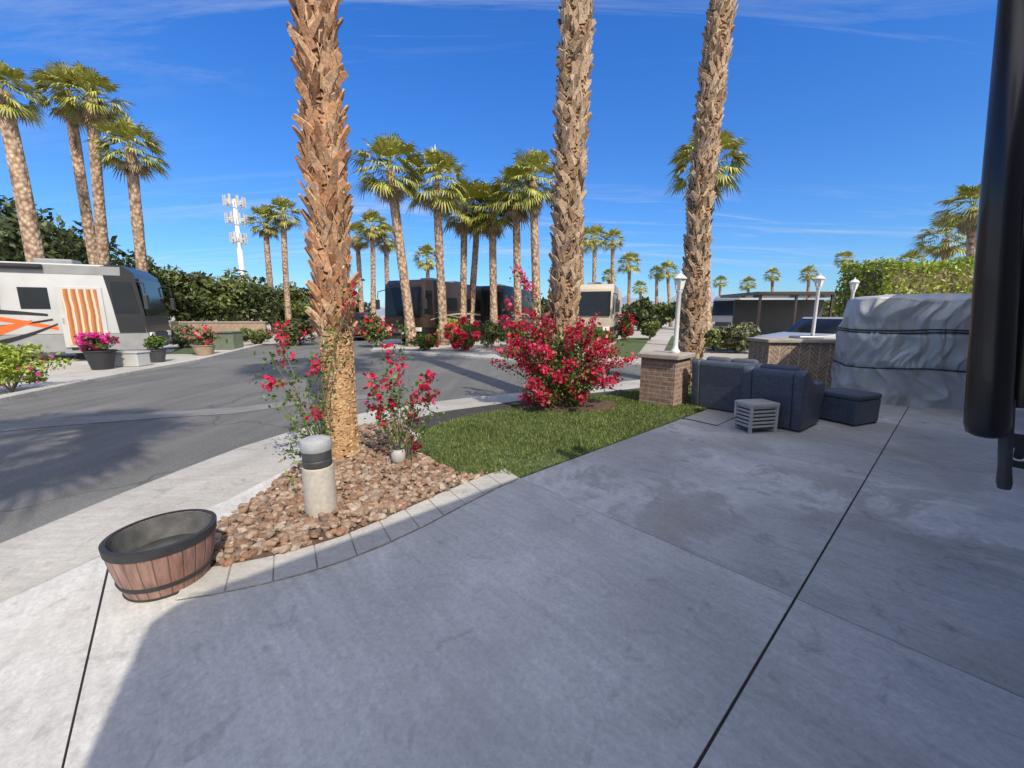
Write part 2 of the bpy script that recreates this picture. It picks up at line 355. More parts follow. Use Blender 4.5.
# lawn + bed
lawn = [G(500,476),SN(2.5,2.64),SN(3.6,2.64),SN(5,2.64),SN(6.9,2.64),SN(9.0,2.64),SN(13.3,2.64),(11.5,12.2),G(655,390),G(600,396),G(520,408),G(470,417),G(438,426),G(420,436),G(414,446),G(422,459),G(444,470),G(472,480)]
sheet('lawn', lawn, .02, M['turf'], .02)
pts = sample(lawn, 58000)
dens_ = np.array([mn.noise(Vector((x*1.6, y*1.6, 0))) for x, y in pts]); keep = dens_ > rng.uniform(-1.1,-.15,len(pts)); pts = pts[keep]
h_ = rng.uniform(.018,.045,(len(pts),1))*(1+.5*dens_[keep][:,None]); an = rng.uniform(0,2*PI,len(pts))
d = np.stack([np.cos(an), np.sin(an)],1); wv = .0045+.0022*np.linalg.norm(pts,axis=1,keepdims=True)/4
lean = rng.normal(0,.014,(len(pts),2)); z0 = np.full((len(pts),1), .018)
V = np.stack([np.hstack([pts-d*wv, z0]), np.hstack([pts+d*wv, z0]), np.hstack([pts+lean, z0+h_])], 1)
tag(quads('grass', V, M['blade']), 'short mown green grass strip between patio and street', 'grass', kind='stuff')
ring_ = [(G(566,404).x-.05+.9*math.cos(a*.42)*(1+.1*math.sin(a*3)), G(566,404).y-.2+.5*math.sin(a*.42)*(1+.08*math.sin(a*5)), 0) for a in range(15)]
sheet('mulch_ring', ring_, .052, M['soil'], .03)
O_ = [G(*q) for q in ((176,603),(215,597),(262,587),(305,576),(345,563),(385,547),(425,528),(462,508),(495,491),(519,480))]
I_ = [G(*q) for q in ((188,574),(225,569),(262,562),(300,553),(338,541),(375,526),(410,510),(445,494),(478,480),(505,471))]
bed = I_+[G(472,480),G(444,470),G(422,459),G(414,446),G(410,432),G(398,424),G(360,428),G(330,446),G(300,466),G(262,498),G(218,528),G(196,550)]
sheet('planting_bed', bed, .026, M['soil'], .026)
sheet('mortar_bed', O_+I_[::-1], .02, M['bedgrey'], .02)
def resample(pl, n):
    L = [0]; 
    for i in range(1, len(pl)): L.append(L[-1]+(pl[i]-pl[i-1]).length)
    out = []
    for k in range(n+1):
        t = L[-1]*k/n; i = max(j for j in range(len(L)) if L[j] <= t+1e-9); i = min(i, len(pl)-2)
        out.append(pl[i].lerp(pl[i+1], (t-L[i])/(L[i+1]-L[i])))
    return out
NP = 11; Oq, Iq = resample(O_, NP*4), resample(I_, NP*4)
ordn = ['first','second','third','fourth','fifth','sixth','seventh','eighth','ninth','tenth','eleventh']
for k in range(NP):
    top = [Oq[k*4+j] for j in range(5)]; bot = [Iq[k*4+j] for j in range(5)]
    for pl in (top, bot):
        pl[0] = pl[0].lerp(pl[1], .07); pl[4] = pl[4].lerp(pl[3], .07)
    q = top+bot[::-1]
    o = MB().prismz(q, 0.0, .029+random.uniform(-.002,.002)).build('edging_paver', M['paver'], bevel=.003)
    tag(o, f'grey concrete edging paver, {ordn[k]} along the curve from the barrel planter', 'paver', 'pavers edging the rock bed')
# rocks
bmr = bmesh.new(); bmesh.ops.create_icosphere(bmr, subdivisions=2, radius=1)
iv = np.array([v_.co for v_ in bmr.verts]); ifc = np.array([[v_.index for v_ in f_.verts] for f_ in bmr.faces]); bmr.free()
rp = sample(bed, 4300); VV = []; FF = []
for i, (x, y) in enumerate(rp):
    s = random.choice([.008,.012,.015,.018,.022,.028,.036]); R = np.array(Matrix.Rotation(random.uniform(0,6.3),3,'Z')@Matrix.Rotation(random.uniform(-.6,.6),3,'X'))
    q = iv.copy(); ph = rng.uniform(0,6,3)
    q = q*(1+.2*np.sin(q[:,[1,2,0]]*2.6+ph)+.12*np.sin(q[:,[2,0,1]]*4+ph)); q = np.clip(q, -rng.uniform(.6,1,3), rng.uniform(.6,1,3))
    q = (q*[s*1.3, s*.95, s*.75])@R.T+[x, y, .030+random.uniform(0,.024)]
    FF.append(ifc+len(VV)*len(iv)); VV.append(q)
VV = np.vstack(VV); FF = np.vstack(FF)
me = bpy.data.meshes.new('gravel'); me.from_pydata(VV.tolist(), [], FF.tolist()); me.materials.append(M['rock'])
o = bpy.data.objects.new('river_rock_mulch', me); C.objects.link(o)
tag(o, 'tan and reddish river rocks covering the curved planting bed', 'rocks', kind='stuff')
# far kerb & lots
kl = [(-8.3,-6),G(0,402),G(100,380),G(200,361),(-13,21)]
kv = [Vector((p[0],p[1],0)) for p in kl]
mb = MB(); off = Vector((-.28,0,0))
mb.prismz(kv+[p+off for p in kv[::-1]], -.03, .07); tag(mb.build('kerb', M['concrete3'], bevel=.015), kind='structure')
sheet('far_lot', [p+off for p in kv]+[(-30,21),(-30,-6)], -.004, M['concrete3'])
fk = [G(370,351),G(450,356),G(520,362),G(640,364)]
mb = MB(); mb.prismz(fk+[p+Vector((0,.35,0)) for p in fk[::-1]], -.03, .06); tag(mb.build('kerb', M['concrete3'], bevel=.01), kind='structure')
sheet('far_lot', [p+Vector((0,.35,0)) for p in fk]+[(5,26),(-9,26)], -.006, M['concrete3'])
for poly in ([G(600,356),G(636,357),G(650,338),G(622,338)], [G(500,357),G(560,360),G(560,350),G(505,348)], [G(170,354),G(200,354),G(230,338),G(190,338)], [G(665,350),G(760,350),G(735,336),G(672,336)]):
    sheet('lawn', poly, .02, M['turf'], .02)
# mountains
vs, fs = [], []; N_ = 160
for i in range(N_):
    x = -900+i*1900/(N_-1); hgt = 18+30*abs(math.sin(i*.11+1))+9*math.sin(i*.5)+5*math.sin(i*1.7)
    hgt *= .5+.6*math.exp(-((x-420)/330)**2)
    vs += [(x, 1000, -1), (x, 1000+40, hgt*.6+8), (x, 1090, hgt+14)]
for i in range(N_-1):
    for k in range(2): fs.append((i*3+k, (i+1)*3+k, (i+1)*3+k+1, i*3+k+1))
tag(MB().add(vs, fs).build('mountains', M['mount'], smooth=True), kind='structure')

# ---------------------------------------------------------------- palms
def fan_crown(seed, R=1.75, nl=48, dead=False):
    r = random.Random(seed); Q = []
    for i in range(nl):
        az = i*2.39996+r.uniform(-.3,.3)
        el = math.radians(r.uniform(-75,-45)) if dead else math.radians(82-118*((i+.5)/nl)**.9+r.uniform(-9,9))
        d = Vector((math.cos(az)*math.cos(el), math.sin(az)*math.cos(el), math.sin(el)))
        side = Vector((-math.sin(az), math.cos(az), 0)); up = d.cross(side); 
        if up.z < 0: up = -up
        pl = R*r.uniform(.45,.62); p0 = d*.12; 
        if dead: p0 = d*.15
        mid = p0+d*pl*.5+Vector((0,0,.02)); p1 = p0+d*pl-Vector((0,0,.07*R))
        for a, b2 in ((p0, mid), (mid, p1)):
            Q.append([a-side*.02*R/1.75, a+side*.02*R/1.75, b2+side*.014, b2-side*.014])
        Lb = R*r.uniform(.48,.62); ns = 15
        dd = (p1-mid).normalized(); roll = r.uniform(-.5,.5); s2 = (side*math.cos(roll)+up*math.sin(roll))
        for k in range(ns):
            t = (k-(ns-1)/2)/((ns-1)/2); a = t*1.4
            di = (dd*math.cos(a)+s2*math.sin(a)).normalized(); L = Lb*(1-.28*abs(t))*r.uniform(.85,1.08)
            w = di.cross(up).normalized()*.035*R/1.75*1.25
            q0 = p1; q1 = p1+di*L*.6+Vector((0,0,.03*R)); q2 = q1+di*L*.36-Vector((0,0,L*r.uniform(.10,.36)))
            Q.append([q0-w*.25, q0+w*.25, q1+w, q1-w]); Q.append([q1-w, q1+w, q2+w*.12, q2-w*.12])
    return np.array([[tuple(v_) for v_ in q] for q in Q])
crowns = []; deads = []
for k in range(4):
    o = quads('crown_source', fan_crown(k+1), M['frond']); crowns.append(o.data); bpy.data.objects.remove(o)
    o = quads('dead_source', fan_crown(k+20, 1.15, 16, True), M['dead']); deads.append(o.data); bpy.data.objects.remove(o)
for i, m_ in enumerate(crowns): m_.name = 'crown'
def child(name, data, parent, loc=(0,0,0), sc=1, rz=0):
    o = bpy.data.objects.new(name, data); C.objects.link(o); o.parent = parent; o.location = loc; o.scale = (sc,)*3; o.rotation_euler = (0,0,rz); return o
pc = [0]
def palm(Y, ub, uc, vc, r, cpx, label, vb=330, group=None, curve=0, dead=True):
    b0 = P(ub, vb, Y); tp = P(uc, vc, Y); h = tp.z; base = Vector((b0.x+(b0.x-tp.x)*b0.z/max(h-b0.z,1), Y, 0))
    dx = tp.x-base.x; t = thing('palm_tree', label, 'palm tree', (base.x, Y, -.03), 0, group)
    n = 14; pts = []; rr = []
    for i in range(n+1):
        f = i/n; pts.append((dx*f+curve*math.sin(f*PI), .15*math.sin(f*3+Y), h*f)); rr.append(r*(1.25-.3*min(1,f*4))*(1-.12*f)*random.uniform(.95,1.05))
    MB().tube(pts, rr, 10).build('trunk', M['bark'], t, True)
    k = pc[0]; pc[0] += 1
    cs = cpx/F*(Y/ray(uc,vc).y)/1.85
    child('crown', crowns[k%4], t, (dx, .15*math.sin(3+Y), h), cs, k*1.1)
    if dead: child('dead_fronds', deads[k%4], t, (dx, .15*math.sin(3+Y), h-.1), cs, k*.7)
    return t
palm(17.5, 38, -4, 88, .31, 33, 'thick leaning palm at the far left edge of the photo behind the motorhome', 265)
palm(21, 95, 72, 97, .25, 30, 'tall palm behind the white and orange motorhome, left one of the close pair', 262)
palm(20.5, 103, 95, 100, .25, 32, 'tall palm behind the white and orange motorhome, right one of the close pair', 265)
palm(20, 140, 133, 150, .25, 32, 'shorter palm rising behind the front end of the white and orange motorhome', 268)
palm(34, 273, 266, 222, .24, 19, 'small distant palm right of the cell tower, left one of two', 310)
palm(34, 288, 284, 214, .24, 19, 'small distant palm right of the cell tower, right one of two', 310)
palm(38, 361, 357, 236, .24, 17, 'distant palm just right of the nearest trunk, leftmost of three', 310)
palm(36, 374, 372, 226, .24, 18, 'distant palm just right of the nearest trunk, middle of three', 310)
palm(38, 387, 386, 238, .24, 17, 'distant palm just right of the nearest trunk, rightmost of three', 310)
palm(46, 428, 428, 258, .24, 16, 'short distant palm between the two leftmost street palms', 310)
palm(20, 411, 391, 172, .25, 38, 'leftmost street palm with a leaning slender trunk beside the dark motorhome', 340)
palm(21, 443, 437, 184, .24, 37, 'second street palm from the left in front of the dark motorhome', 330)
palm(24, 463, 464, 207, .22, 32, 'third street palm from the left behind the round red bush', 325)
palm(25, 470, 478, 210, .22, 28, 'fourth street palm from the left, partly behind the third', 325)
palm(23.5, 494, 492, 210, .23, 33, 'fifth street palm from the left in the middle row', 325)
palm(22.5, 518, 516, 195, .23, 33, 'sixth street palm from the left, with its crown touching the tall second trunk', 325)
palm(22, 537, 533, 182, .24, 34, 'last street palm of the row, directly left of the second near trunk', 325)
palm(19.5, 708, 706, 166, .24, 40, 'palm whose crown shows on both sides of the third near trunk', 340)
far = [(40,582,581,240,17),(44,594,595,238,15),(44,613,613,240,13),(52,629,629,264,14),(60,609,609,276,9),(66,641,640,288,9),(56,657,657,273,9),(55,670,668,271,12),(70,720,720,282,8),(66,748,748,284,9),(62,773,773,275,9),(58,808,808,274,10),(48,845,845,259,10),(55,866,868,270,6),(34,700,700,270,9)]
fl_ = ['distant skyline palm directly right of the second near trunk','distant skyline palm just right of the first one beside the second near trunk','tall thin skyline palm left of the lamp on the brick pillar','skyline palm above the lawn path between motorhome and brick pillar','low skyline palm behind the beige motorhome','tiny skyline palm above the path','skyline palm close left of the lamp on the brick pillar','bushy skyline palm behind the lamp on the brick pillar','tiny skyline palm between third near trunk and the covered patio','second tiny skyline palm right of the third near trunk','skyline palm above the dark carport roof','skyline palm left of the two distant lamps','taller skyline palm between the two distant lamps','small skyline palm left of the bright hedge','low palm half hidden behind the third near trunk']
for i, (Y, ub, uc, vc, c_) in enumerate(far):
    palm(Y, ub, uc, vc, .24, c_, fl_[i], 315, 'distant palms on the skyline', dead=False)
palm(32, 945, 945, 238, .25, 26, 'wide headed palm above the bright clipped hedge', 300)
palm(25, 975, 974, 207, .25, 30, 'tall palm next to the black awning arm at the right edge', 300)
palm(30, 912, 912, 262, .2, 14, 'low palm head poking over the bright clipped hedge', 300)

def near_palm(x, y, h, r, lean, label, red, smooth_to=0.0, dens=105, curve=0):
    t = thing('palm_tree', label, 'palm tree', (x, y, 0))
    def ax(z): f = z/h; return Vector((lean[0]*f+curve*math.sin(f*PI*1.3), lean[1]*f, z))
    n = 40; pts = [ax(h*i/n) for i in range(n+1)]
    rr = [r*(1.22-.22*min(1, h*i/n/.35))*(.93) for i in range(n+1)]
    MB().tube(pts, rr, 24).build('trunk', M['core'], t, True)
    r_ = random.Random(int(x*100)); mb = MB(); mbs = MB(); z = .03; k = 0
    while z < h:
        sm = z < smooth_to+.08*math.sin(k)
        k += 1; z += (1/190 if sm else 1/dens); a = k*2.39996+r_.uniform(-.2,.2)
        w = r_.uniform(.04,.07); L = r_.uniform(.13,.24); out = r_.uniform(.01,.095 if red else .075); th = .018
        if sm: w = r_.uniform(.07,.10); L = r_.uniform(.035,.065); out = r_.uniform(.004,.010); th = .006
        base_r = r*(1.22-.22*min(1, z/.35))*.93+(.012 if sm else 0)
        c0 = ax(z); R = Vector((math.cos(a), math.sin(a), 0)); T = Vector((-math.sin(a), math.cos(a), 0))
        roll = r_.choice((-1,1))*(r_.uniform(.0,.15) if sm else r_.uniform(.2,.75)); U = (Vector((0,0,1))*math.cos(roll)+T*math.sin(roll)); S = U.cross(R)
        p = c0+R*base_r
        wt = w*(r_.uniform(.75,.95) if sm else r_.uniform(.3,.6))
        vs = [p-S*w-R*.02, p+S*w-R*.02, p+S*w*.8+R*th, p-S*w*.8+R*th]
        m_ = p+U*L*.5+R*(out*.4); vs += [m_-S*w*.75-R*.01, m_+S*w*.75-R*.01, m_+S*w*.6+R*th, m_-S*w*.6+R*th]
        e = p+U*L+R*out+T*(0 if sm else r_.uniform(-.03,.03)); vs += [e-S*wt-R*(.015 if sm else 0), e+S*wt-R*(.015 if sm else 0), e+S*wt*.8+R*th, e-S*wt*.8+R*th]
        (mbs if sm else mb).add(vs, [(0,1,2,3),(0,4,5,1),(1,5,6,2),(2,6,7,3),(3,7,4,0),(4,8,9,5),(5,9,10,6),(6,10,11,7),(7,11,8,4),(8,11,10,9)])
    mb.build('leaf_boots', M['boot_red'] if red else M['boot'], t)
    if mbs.v: mbs.build('ringed_lower_bark', M['boot_pale'], t)
    Q = []
    for i in range(1300):
        z = r_.uniform(smooth_to, h); a = r_.uniform(0, 6.3); R = Vector((math.cos(a), math.sin(a), 0)); T = Vector((-math.sin(a), math.cos(a), 0))
        p = ax(z)+R*(r+.02); L = r_.uniform(.06,.2); e = p+T*r_.uniform(-.09,.09)+R*r_.uniform(.0,.05)-Vector((0,0,L))
        w = r_.uniform(.003,.009); Q.append([tuple(p-T*w), tuple(p+T*w), tuple(e+T*w*.4), tuple(e-T*w*.4)])
    quads('fibre_strands', Q, M['fibre'], t)
    tp = ax(h); child('crown', crowns[int(abs(x)*3)%4], t, tp, 1.15, x)
    return t
near_palm(-1.85, 4.2, 9.5, .145, (.1,0), 'nearest palm with shaggy reddish bark standing in the rock bed', True, 1.35, 120)
near_palm(.85, 6.9, 10.5, .21, (.22,0), 'palm with a criss-cross bark trunk rising out of the big bougainvillea', False, 0, 110)
near_palm(3.95, 8.8, 11, .21, (.2,0), 'palm with rough trunk behind the brick pillar and loveseat', False, 0, 110, -.12)

# ---------------------------------------------------------------- foliage
def leafq(pts, size, asp=.5):
    n = len(pts); a = rng.normal(size=(n,3)); a /= np.linalg.norm(a,axis=1,keepdims=True)
    b_ = np.cross(a, rng.normal(size=(n,3))); b_ /= np.linalg.norm(b_,axis=1,keepdims=True)
    s = size*rng.uniform(.6,1.3,(n,1)); a = a*s; b_ = b_*s*asp
    return np.stack([pts-a, pts+b_, pts+a, pts-b_], 1)
def clumps(n, rad, K, cr, shell=(.35,.85)):
    d = rng.normal(size=(K,3)); d /= np.linalg.norm(d,axis=1,keepdims=True)
    c_ = d*rng.uniform(*shell,(K,1))*rad; idx = rng.integers(0,K,n)
    sz = rng.uniform(.6,1.3,K)[idx][:,None]
    q = rng.normal(size=(n,3)); q /= np.linalg.norm(q,axis=1,keepdims=True)
    return c_[idx]+q*rng.uniform(.4,1,(n,1))**.6*np.array(rad)*cr*sz
def tree(x, y, h, rx, rz, label, mat='leaf_d', n=5000, ls=.16, cat='tree', name='leafy_tree', K=40, group=None):
    t = thing(name, label, cat, (x, y, -.03), 0, group); cz = h-rz
    mb = MB(); mb.tube([(0,0,0),(.05,0,cz*.5),(0,.05,cz)], [rx*.07+.05, rx*.05+.04, rx*.04+.03], 8)
    for k in range(5):
        a = k*1.3; mb.tube([(0,0,cz*.6),(math.cos(a)*rx*.3, math.sin(a)*rx*.3, cz),(math.cos(a)*rx*.65, math.sin(a)*rx*.65, cz+rz*.4)], [rx*.035+.02, rx*.02+.015, .01], 6)
    mb.build('trunk', M['stem'], t)
    p = clumps(n, (rx, rx, rz), K, .34)+[0,0,cz]; p[:,2] = np.maximum(p[:,2], .05)
    quads('crown', leafq(p, ls), M[mat], t); return t
def shrub(x, y, h, r, label, mat='leaf_m', n=2200, ls=.07, fl=None, nf=0, name='shrub', cat='shrub', K=26, z=0):
    t = thing(name, label, cat, (x, y, z)); mb = MB()
    for k in range(7):
        a = k*.9; mb.tube([(0,0,0),(math.cos(a)*r*.25, math.sin(a)*r*.25, h*.4),(math.cos(a)*r*.6, math.sin(a)*r*.6, h*.75)], [.02,.014,.006], 5)
    mb.build('stems', M['stem'], t)
    p = clumps(n, (r, r, h/2), K, .32)+[0,0,h*.52]; p[:,2] = np.maximum(p[:,2], .01)
    if n: quads('foliage', leafq(p, ls), M[mat], t)
    if nf:
        p = clumps(nf, (r*1.05, r*1.05, h/2*1.05), K+10, .2, (.6,.95))+[0,0,h*.54]; p[:,2] = np.maximum(p[:,2], .05)
        quads('flowers', leafq(p, ls*.9, .8), M[fl], t)
    return t
def hedge(x0, x1, y, d_, h, label, mat, n, ls):
    t = thing('clipped_hedge', label, 'hedge', ((x0+x1)/2, y, 0)); w = (x1-x0)/2
    MB().box((0,0,h/2-.1),(w*2-.5,d_-.5,h-.4)).build('stems', M['stem'], t)
    q = rng.uniform(-1,1,(n,3)); ax_ = rng.integers(0,3,n); sg = rng.choice([-1,1],n)
    q[np.arange(n),ax_] = sg*rng.uniform(.86,1.0,n)
    q = q*[w, d_/2, h/2]+[0,0,h/2]; q[:,2] += .12*np.sin(q[:,0]*1.6)*(q[:,2]/h)+rng.normal(0,.05,n); q[:,2]=np.maximum(q[:,2],0)
    quads('foliage', leafq(q, ls), M[mat], t)
tree(P(30,250,24).x, 24, 7.6, 4.6, 3.2, 'big dark green tree behind the white and orange motorhome', n=9000, ls=.2, K=60)
tree(P(-30,250,23).x, 23, 8.2, 4.0, 3.4, 'big dark green tree cut by the left edge of the photo', n=6000, ls=.2, K=50)
for i, (u, Y, vt, wpx) in enumerate([(120,28,258,34),(155,30,256,36),(190,31,272,30),(222,32,270,32),(252,33,276,30),(283,36,286,28),(310,40,288,26)]):
    tp = P(u, vt, Y); rx = wpx/F*Y
    tree(tp.x, Y, tp.z, rx, tp.z*.42, ['dense green tree behind the front of the white motorhome','rounded green tree right of the white motorhome front','dark green tree left of the cell tower','dark green tree just left below the cell tower pole','dark green tree below the cell tower antennas','low green tree right of the cell tower','low green tree behind the nearest palm trunk'][i], 'leaf_m' if i%2 else 'leaf_d', 4500, .2, K=45)
for i, (u, Y, vt, wpx, mt) in enumerate([(345,45,297,26,'leaf_d'),(420,48,298,30,'leaf_d'),(500,46,296,28,'leaf_m'),(545,48,292,22,'leaf_d'),(640,42,298,17,'leaf_d'),(662,50,296,20,'leaf_m'),(728,46,296,20,'leaf_m'),(770,60,300,26,'leaf_d'),(830,60,298,26,'leaf_m'),(690,44,290,16,'leaf_d'),(875,50,290,22,'leaf_d'),(600,56,300,26,'leaf_d')]):
    tp = P(u, vt, Y); rx = wpx/F*Y
    tree(tp.x, Y, tp.z, rx, tp.z*.48, ['low dark tree behind the nearest trunk on the horizon','low dark tree behind the dark motorhome','mid green tree behind the street palms','dark tree left of the second near trunk','dark tree above the lawn path','mid green tree behind the lamp on the brick pillar','green tree right of the third near trunk','dark tree behind the dark carport','green tree behind the distant lamps','dark narrow tree behind the third near trunk','dark tree left of the clipped hedge','dark tree behind the beige motorhome'][i], mt, 2200, .28, K=26)
hedge(P(858,290,17).x, P(985,290,17).x, 17, 2.4, P(900,264,17).z, 'tall bright yellow-green clipped hedge behind the covered grill', 'leaf_y', 15000, .085)
hedge(P(1010,290,15).x, P(1150,290,15).x, 15, 2, 3.0, 'green hedge behind the black awning arm at the right edge', 'leaf_g', 5000, .09)
g0 = G(462,351); shrub(g0.x, g0.y, 1.35, .82, 'round solid red flowering bush in front of the street palms', 'leaf_g', 900, .09, 'bract_r', 4200)
g0 = G(515,346); shrub(g0.x, g0.y, 1.2, .6, 'loose red flowering bush behind the round red bush', 'leaf_g', 1300, .09, 'bract_r', 500)
g0 = G(737,352); shrub(g0.x, g0.y, 1.3, 1.1, 'olive spiky bush behind the brick island and loveseat', 'leaf_o', 3500, .1)
g0 = G(716,352); shrub(g0.x, g0.y, 1.0, .6, 'small green bush beside the third near trunk', 'leaf_m', 1500, .08)
g0 = G(12,392); shrub(g0.x, g0.y, .95, .8, 'yellow-green bush at the left edge beside the kerb', 'leaf_y', 2600, .05, 'flower_p', 40)
g0 = G(625,340); shrub(g0.x, g0.y, 1.6, .6, 'red and green bush right of the beige motorhome', 'leaf_m', 1200, .1, 'bract_r', 300)
g0 = G(182,348); shrub(g0.x, g0.y, 1.1, 1.0, 'orange-tinged low bush at the end of the tan wall', 'leaf_o', 1500, .09)
g0 = G(295,345); shrub(g0.x, g0.y, 1.4, 1.1, 'dark green bush beside the street left of the nearest trunk', 'leaf_d', 1800, .1, 'bract_r', 120)
g0 = G(255,345); shrub(g0.x, g0.y, .9, .9, 'low green bush right of the utility cabinet', 'leaf_m', 1200, .09)
g0 = G(425,350); shrub(g0.x, g0.y, .8, .7, 'low green bush in front of the dark motorhome', 'leaf_g', 1200, .08, 'bract_r', 60)
g0 = G(376,347); shrub(g0.x, g0.y, 1.5, .8, 'green bush with red blooms between the nearest trunk and dark motorhome', 'leaf_m', 1600, .09, 'bract_r', 130)
g0 = G(492,348); shrub(g0.x, g0.y, 1.3, .8, 'leafy green bush right of the round red bush', 'leaf_m', 1600, .09)
g0 = G(445,344); shrub(g0.x, g0.y, 1.6, .8, 'yellow-green bush between the first street palm trunks', 'leaf_y', 1400, .1)
g0 = G(650,340); shrub(g0.x, g0.y, 1.3, .7, 'green bush beside the lawn path', 'leaf_m', 1300, .1)
for i,(u,v) in enumerate(((540,350),(600,346))):
    g0 = G(u,v); shrub(g0.x, g0.y, .9, .8, ['small green bush behind the big bougainvillea, left one','small green bush behind the big bougainvillea, right one'][i], 'leaf_g', 900, .09, 'bract_r', 90)

def bougain(base, ends, label, nl, nf, ls, fs, spread, stemr=.018, fsel=1.0):
    t = thing('bougainvillea', label, 'bougainvillea', base); mb = MB(); L = []; Fp = []
    base = Vector(base)
    for i, e in enumerate(ends):
        e = Vector(e)-base; s0 = Vector((random.uniform(-.08,.08), random.uniform(-.08,.08), 0))
        mid = Vector((e.x*.35, e.y*.35, e.z*.72))+Vector([random.gauss(0,.05) for _ in range(3)])
        pts = []
        for k in range(9):
            f = k/8; q = s0*(1-f)**2+mid*2*f*(1-f)+e*f*f+Vector([random.gauss(0,.012) for _ in range(3)]); q.z = max(q.z,.01); pts.append(q)
        mb.tube(pts, [stemr*(1-.85*k/8) for k in range(9)], 5)
        for _ in range(nl):
            f = random.uniform(.3,1)**.7; k = min(7, int(f*8)); q = pts[k].lerp(pts[k+1], f*8-k if f*8-k<1 else 1); L.append(q+Vector([random.gauss(0,spread) for _ in range(3)]))
        if random.random() < fsel:
            for _ in range(random.randint(nf//2, nf)):
                q = pts[8].lerp(pts[7], random.uniform(0,1.9)); Fp.append(q+Vector([random.gauss(0,spread*.6) for _ in range(3)]))
    mb.build('branches', M['stem'], t)
    L = np.array([tuple(q) for q in L]); L[:,2] = np.maximum(L[:,2], .03)
    quads('foliage', leafq(L, ls, .6), M['leaf_g'], t)
    Fp = np.array([tuple(q) for q in Fp]); Fp[:,2] = np.maximum(Fp[:,2], .03); quads('flowers', leafq(Fp, fs, .85), M['bract'], t); return t
# big one
bb = G(563,408); ends = []
for i in range(135):
    d = Vector((random.gauss(0,1), random.gauss(0,1), random.gauss(.1,1))).normalized(); k = random.uniform(.5,1.0)+.12*random.random()**3
    lobe = 1+.12*math.sin(math.atan2(d.z,d.x)*3+1.0)
    e = Vector((bb.x-.02+d.x*.98*k*lobe, bb.y-.15+d.y*.7*k, .84+d.z*.80*k*lobe)); 
    if e.z < .12: e.z = .10+random.random()*.22
    ends.append(e)
ends += [P(515,268,bb.y), P(522,276,bb.y), P(519,290,bb.y), P(505,300,bb.y), P(493,350,bb.y), P(618,376,bb.y), P(500,318,bb.y), P(492,362,bb.y), P(612,345,bb.y), P(540,306,bb.y)]
bougain(bb, ends, 'large bougainvillea covered in magenta blooms around the second palm trunk', 48, 72, .026, .030, .07, .014, .82)
# vine on main palm
b1 = Vector((-1.95,3.95,.03)); T_ = []
for (u, v, Y) in [(265,350,3.9),(268,395,3.7),(275,345,4),(310,352,3.9),(318,357,3.8),(300,435,3.3),(285,455,3.3),(296,425,3.4),(262,372,3.8),(325,335,4),(350,300,3.9),(355,285,4),(306,380,3.6),(292,475,3.2),(322,400,3.8),(318,425,3.6),(280,330,4.1),(312,410,3.6)]:
    T_.append(P(u, v, Y))
bougain(b1, T_, 'sparse bougainvillea climbing the left side of the nearest palm trunk', 46, 28, .024, .027, .055, .007, .55)
b2_ = G(400,465); T_ = []
for (u, v) in [(372,385),(385,372),(398,378),(405,360),(415,395),(428,382),(437,390),(440,410),(425,425),(410,410),(392,400),(380,415),(372,405),(368,372),(395,430),(432,372),(412,440),(388,345),(403,326)]:
    T_.append(P(u, v, b2_.y+random.uniform(-.25,.2)))
bougain(b2_, T_, 'smaller bougainvillea bush with long stems right of the nearest palm trunk', 44, 34, .024, .028, .048, .006, .68)

# ---------------------------------------------------------------- motorhomes
def wheel(x, y, r, parent, side):
    w = MB().tube([(x, y, r), (x, y+side*.25, r)], r, 24).build('wheel', M['rubber'], parent, 'auto')
    MB().tube([(x, y+side*.24, r), (x, y+side*.262, r)], r*.58, 18).build('rim', M['chrome'], w)
def band(mb, pts, w0, w1, y0, y1):
    n = len(pts); up = [(p[0], p[1]+(w0+(w1-w0)*i/(n-1))/2) for i, p in enumerate(pts)]; lo = [(p[0], p[1]-(w0+(w1-w0)*i/(n-1))/2) for i, p in enumerate(pts)]
    for i in range(n-1): mb.prism([lo[i], lo[i+1], up[i+1], up[i]], y0, y1)
def arc(p0, p1, p2, n=14):
    return [((1-t)**2*p0[0]+2*t*(1-t)*p1[0]+t*t*p2[0], (1-t)**2*p0[1]+2*t*(1-t)*p1[1]+t*t*p2[1]) for t in [i/n for i in range(n+1)]]
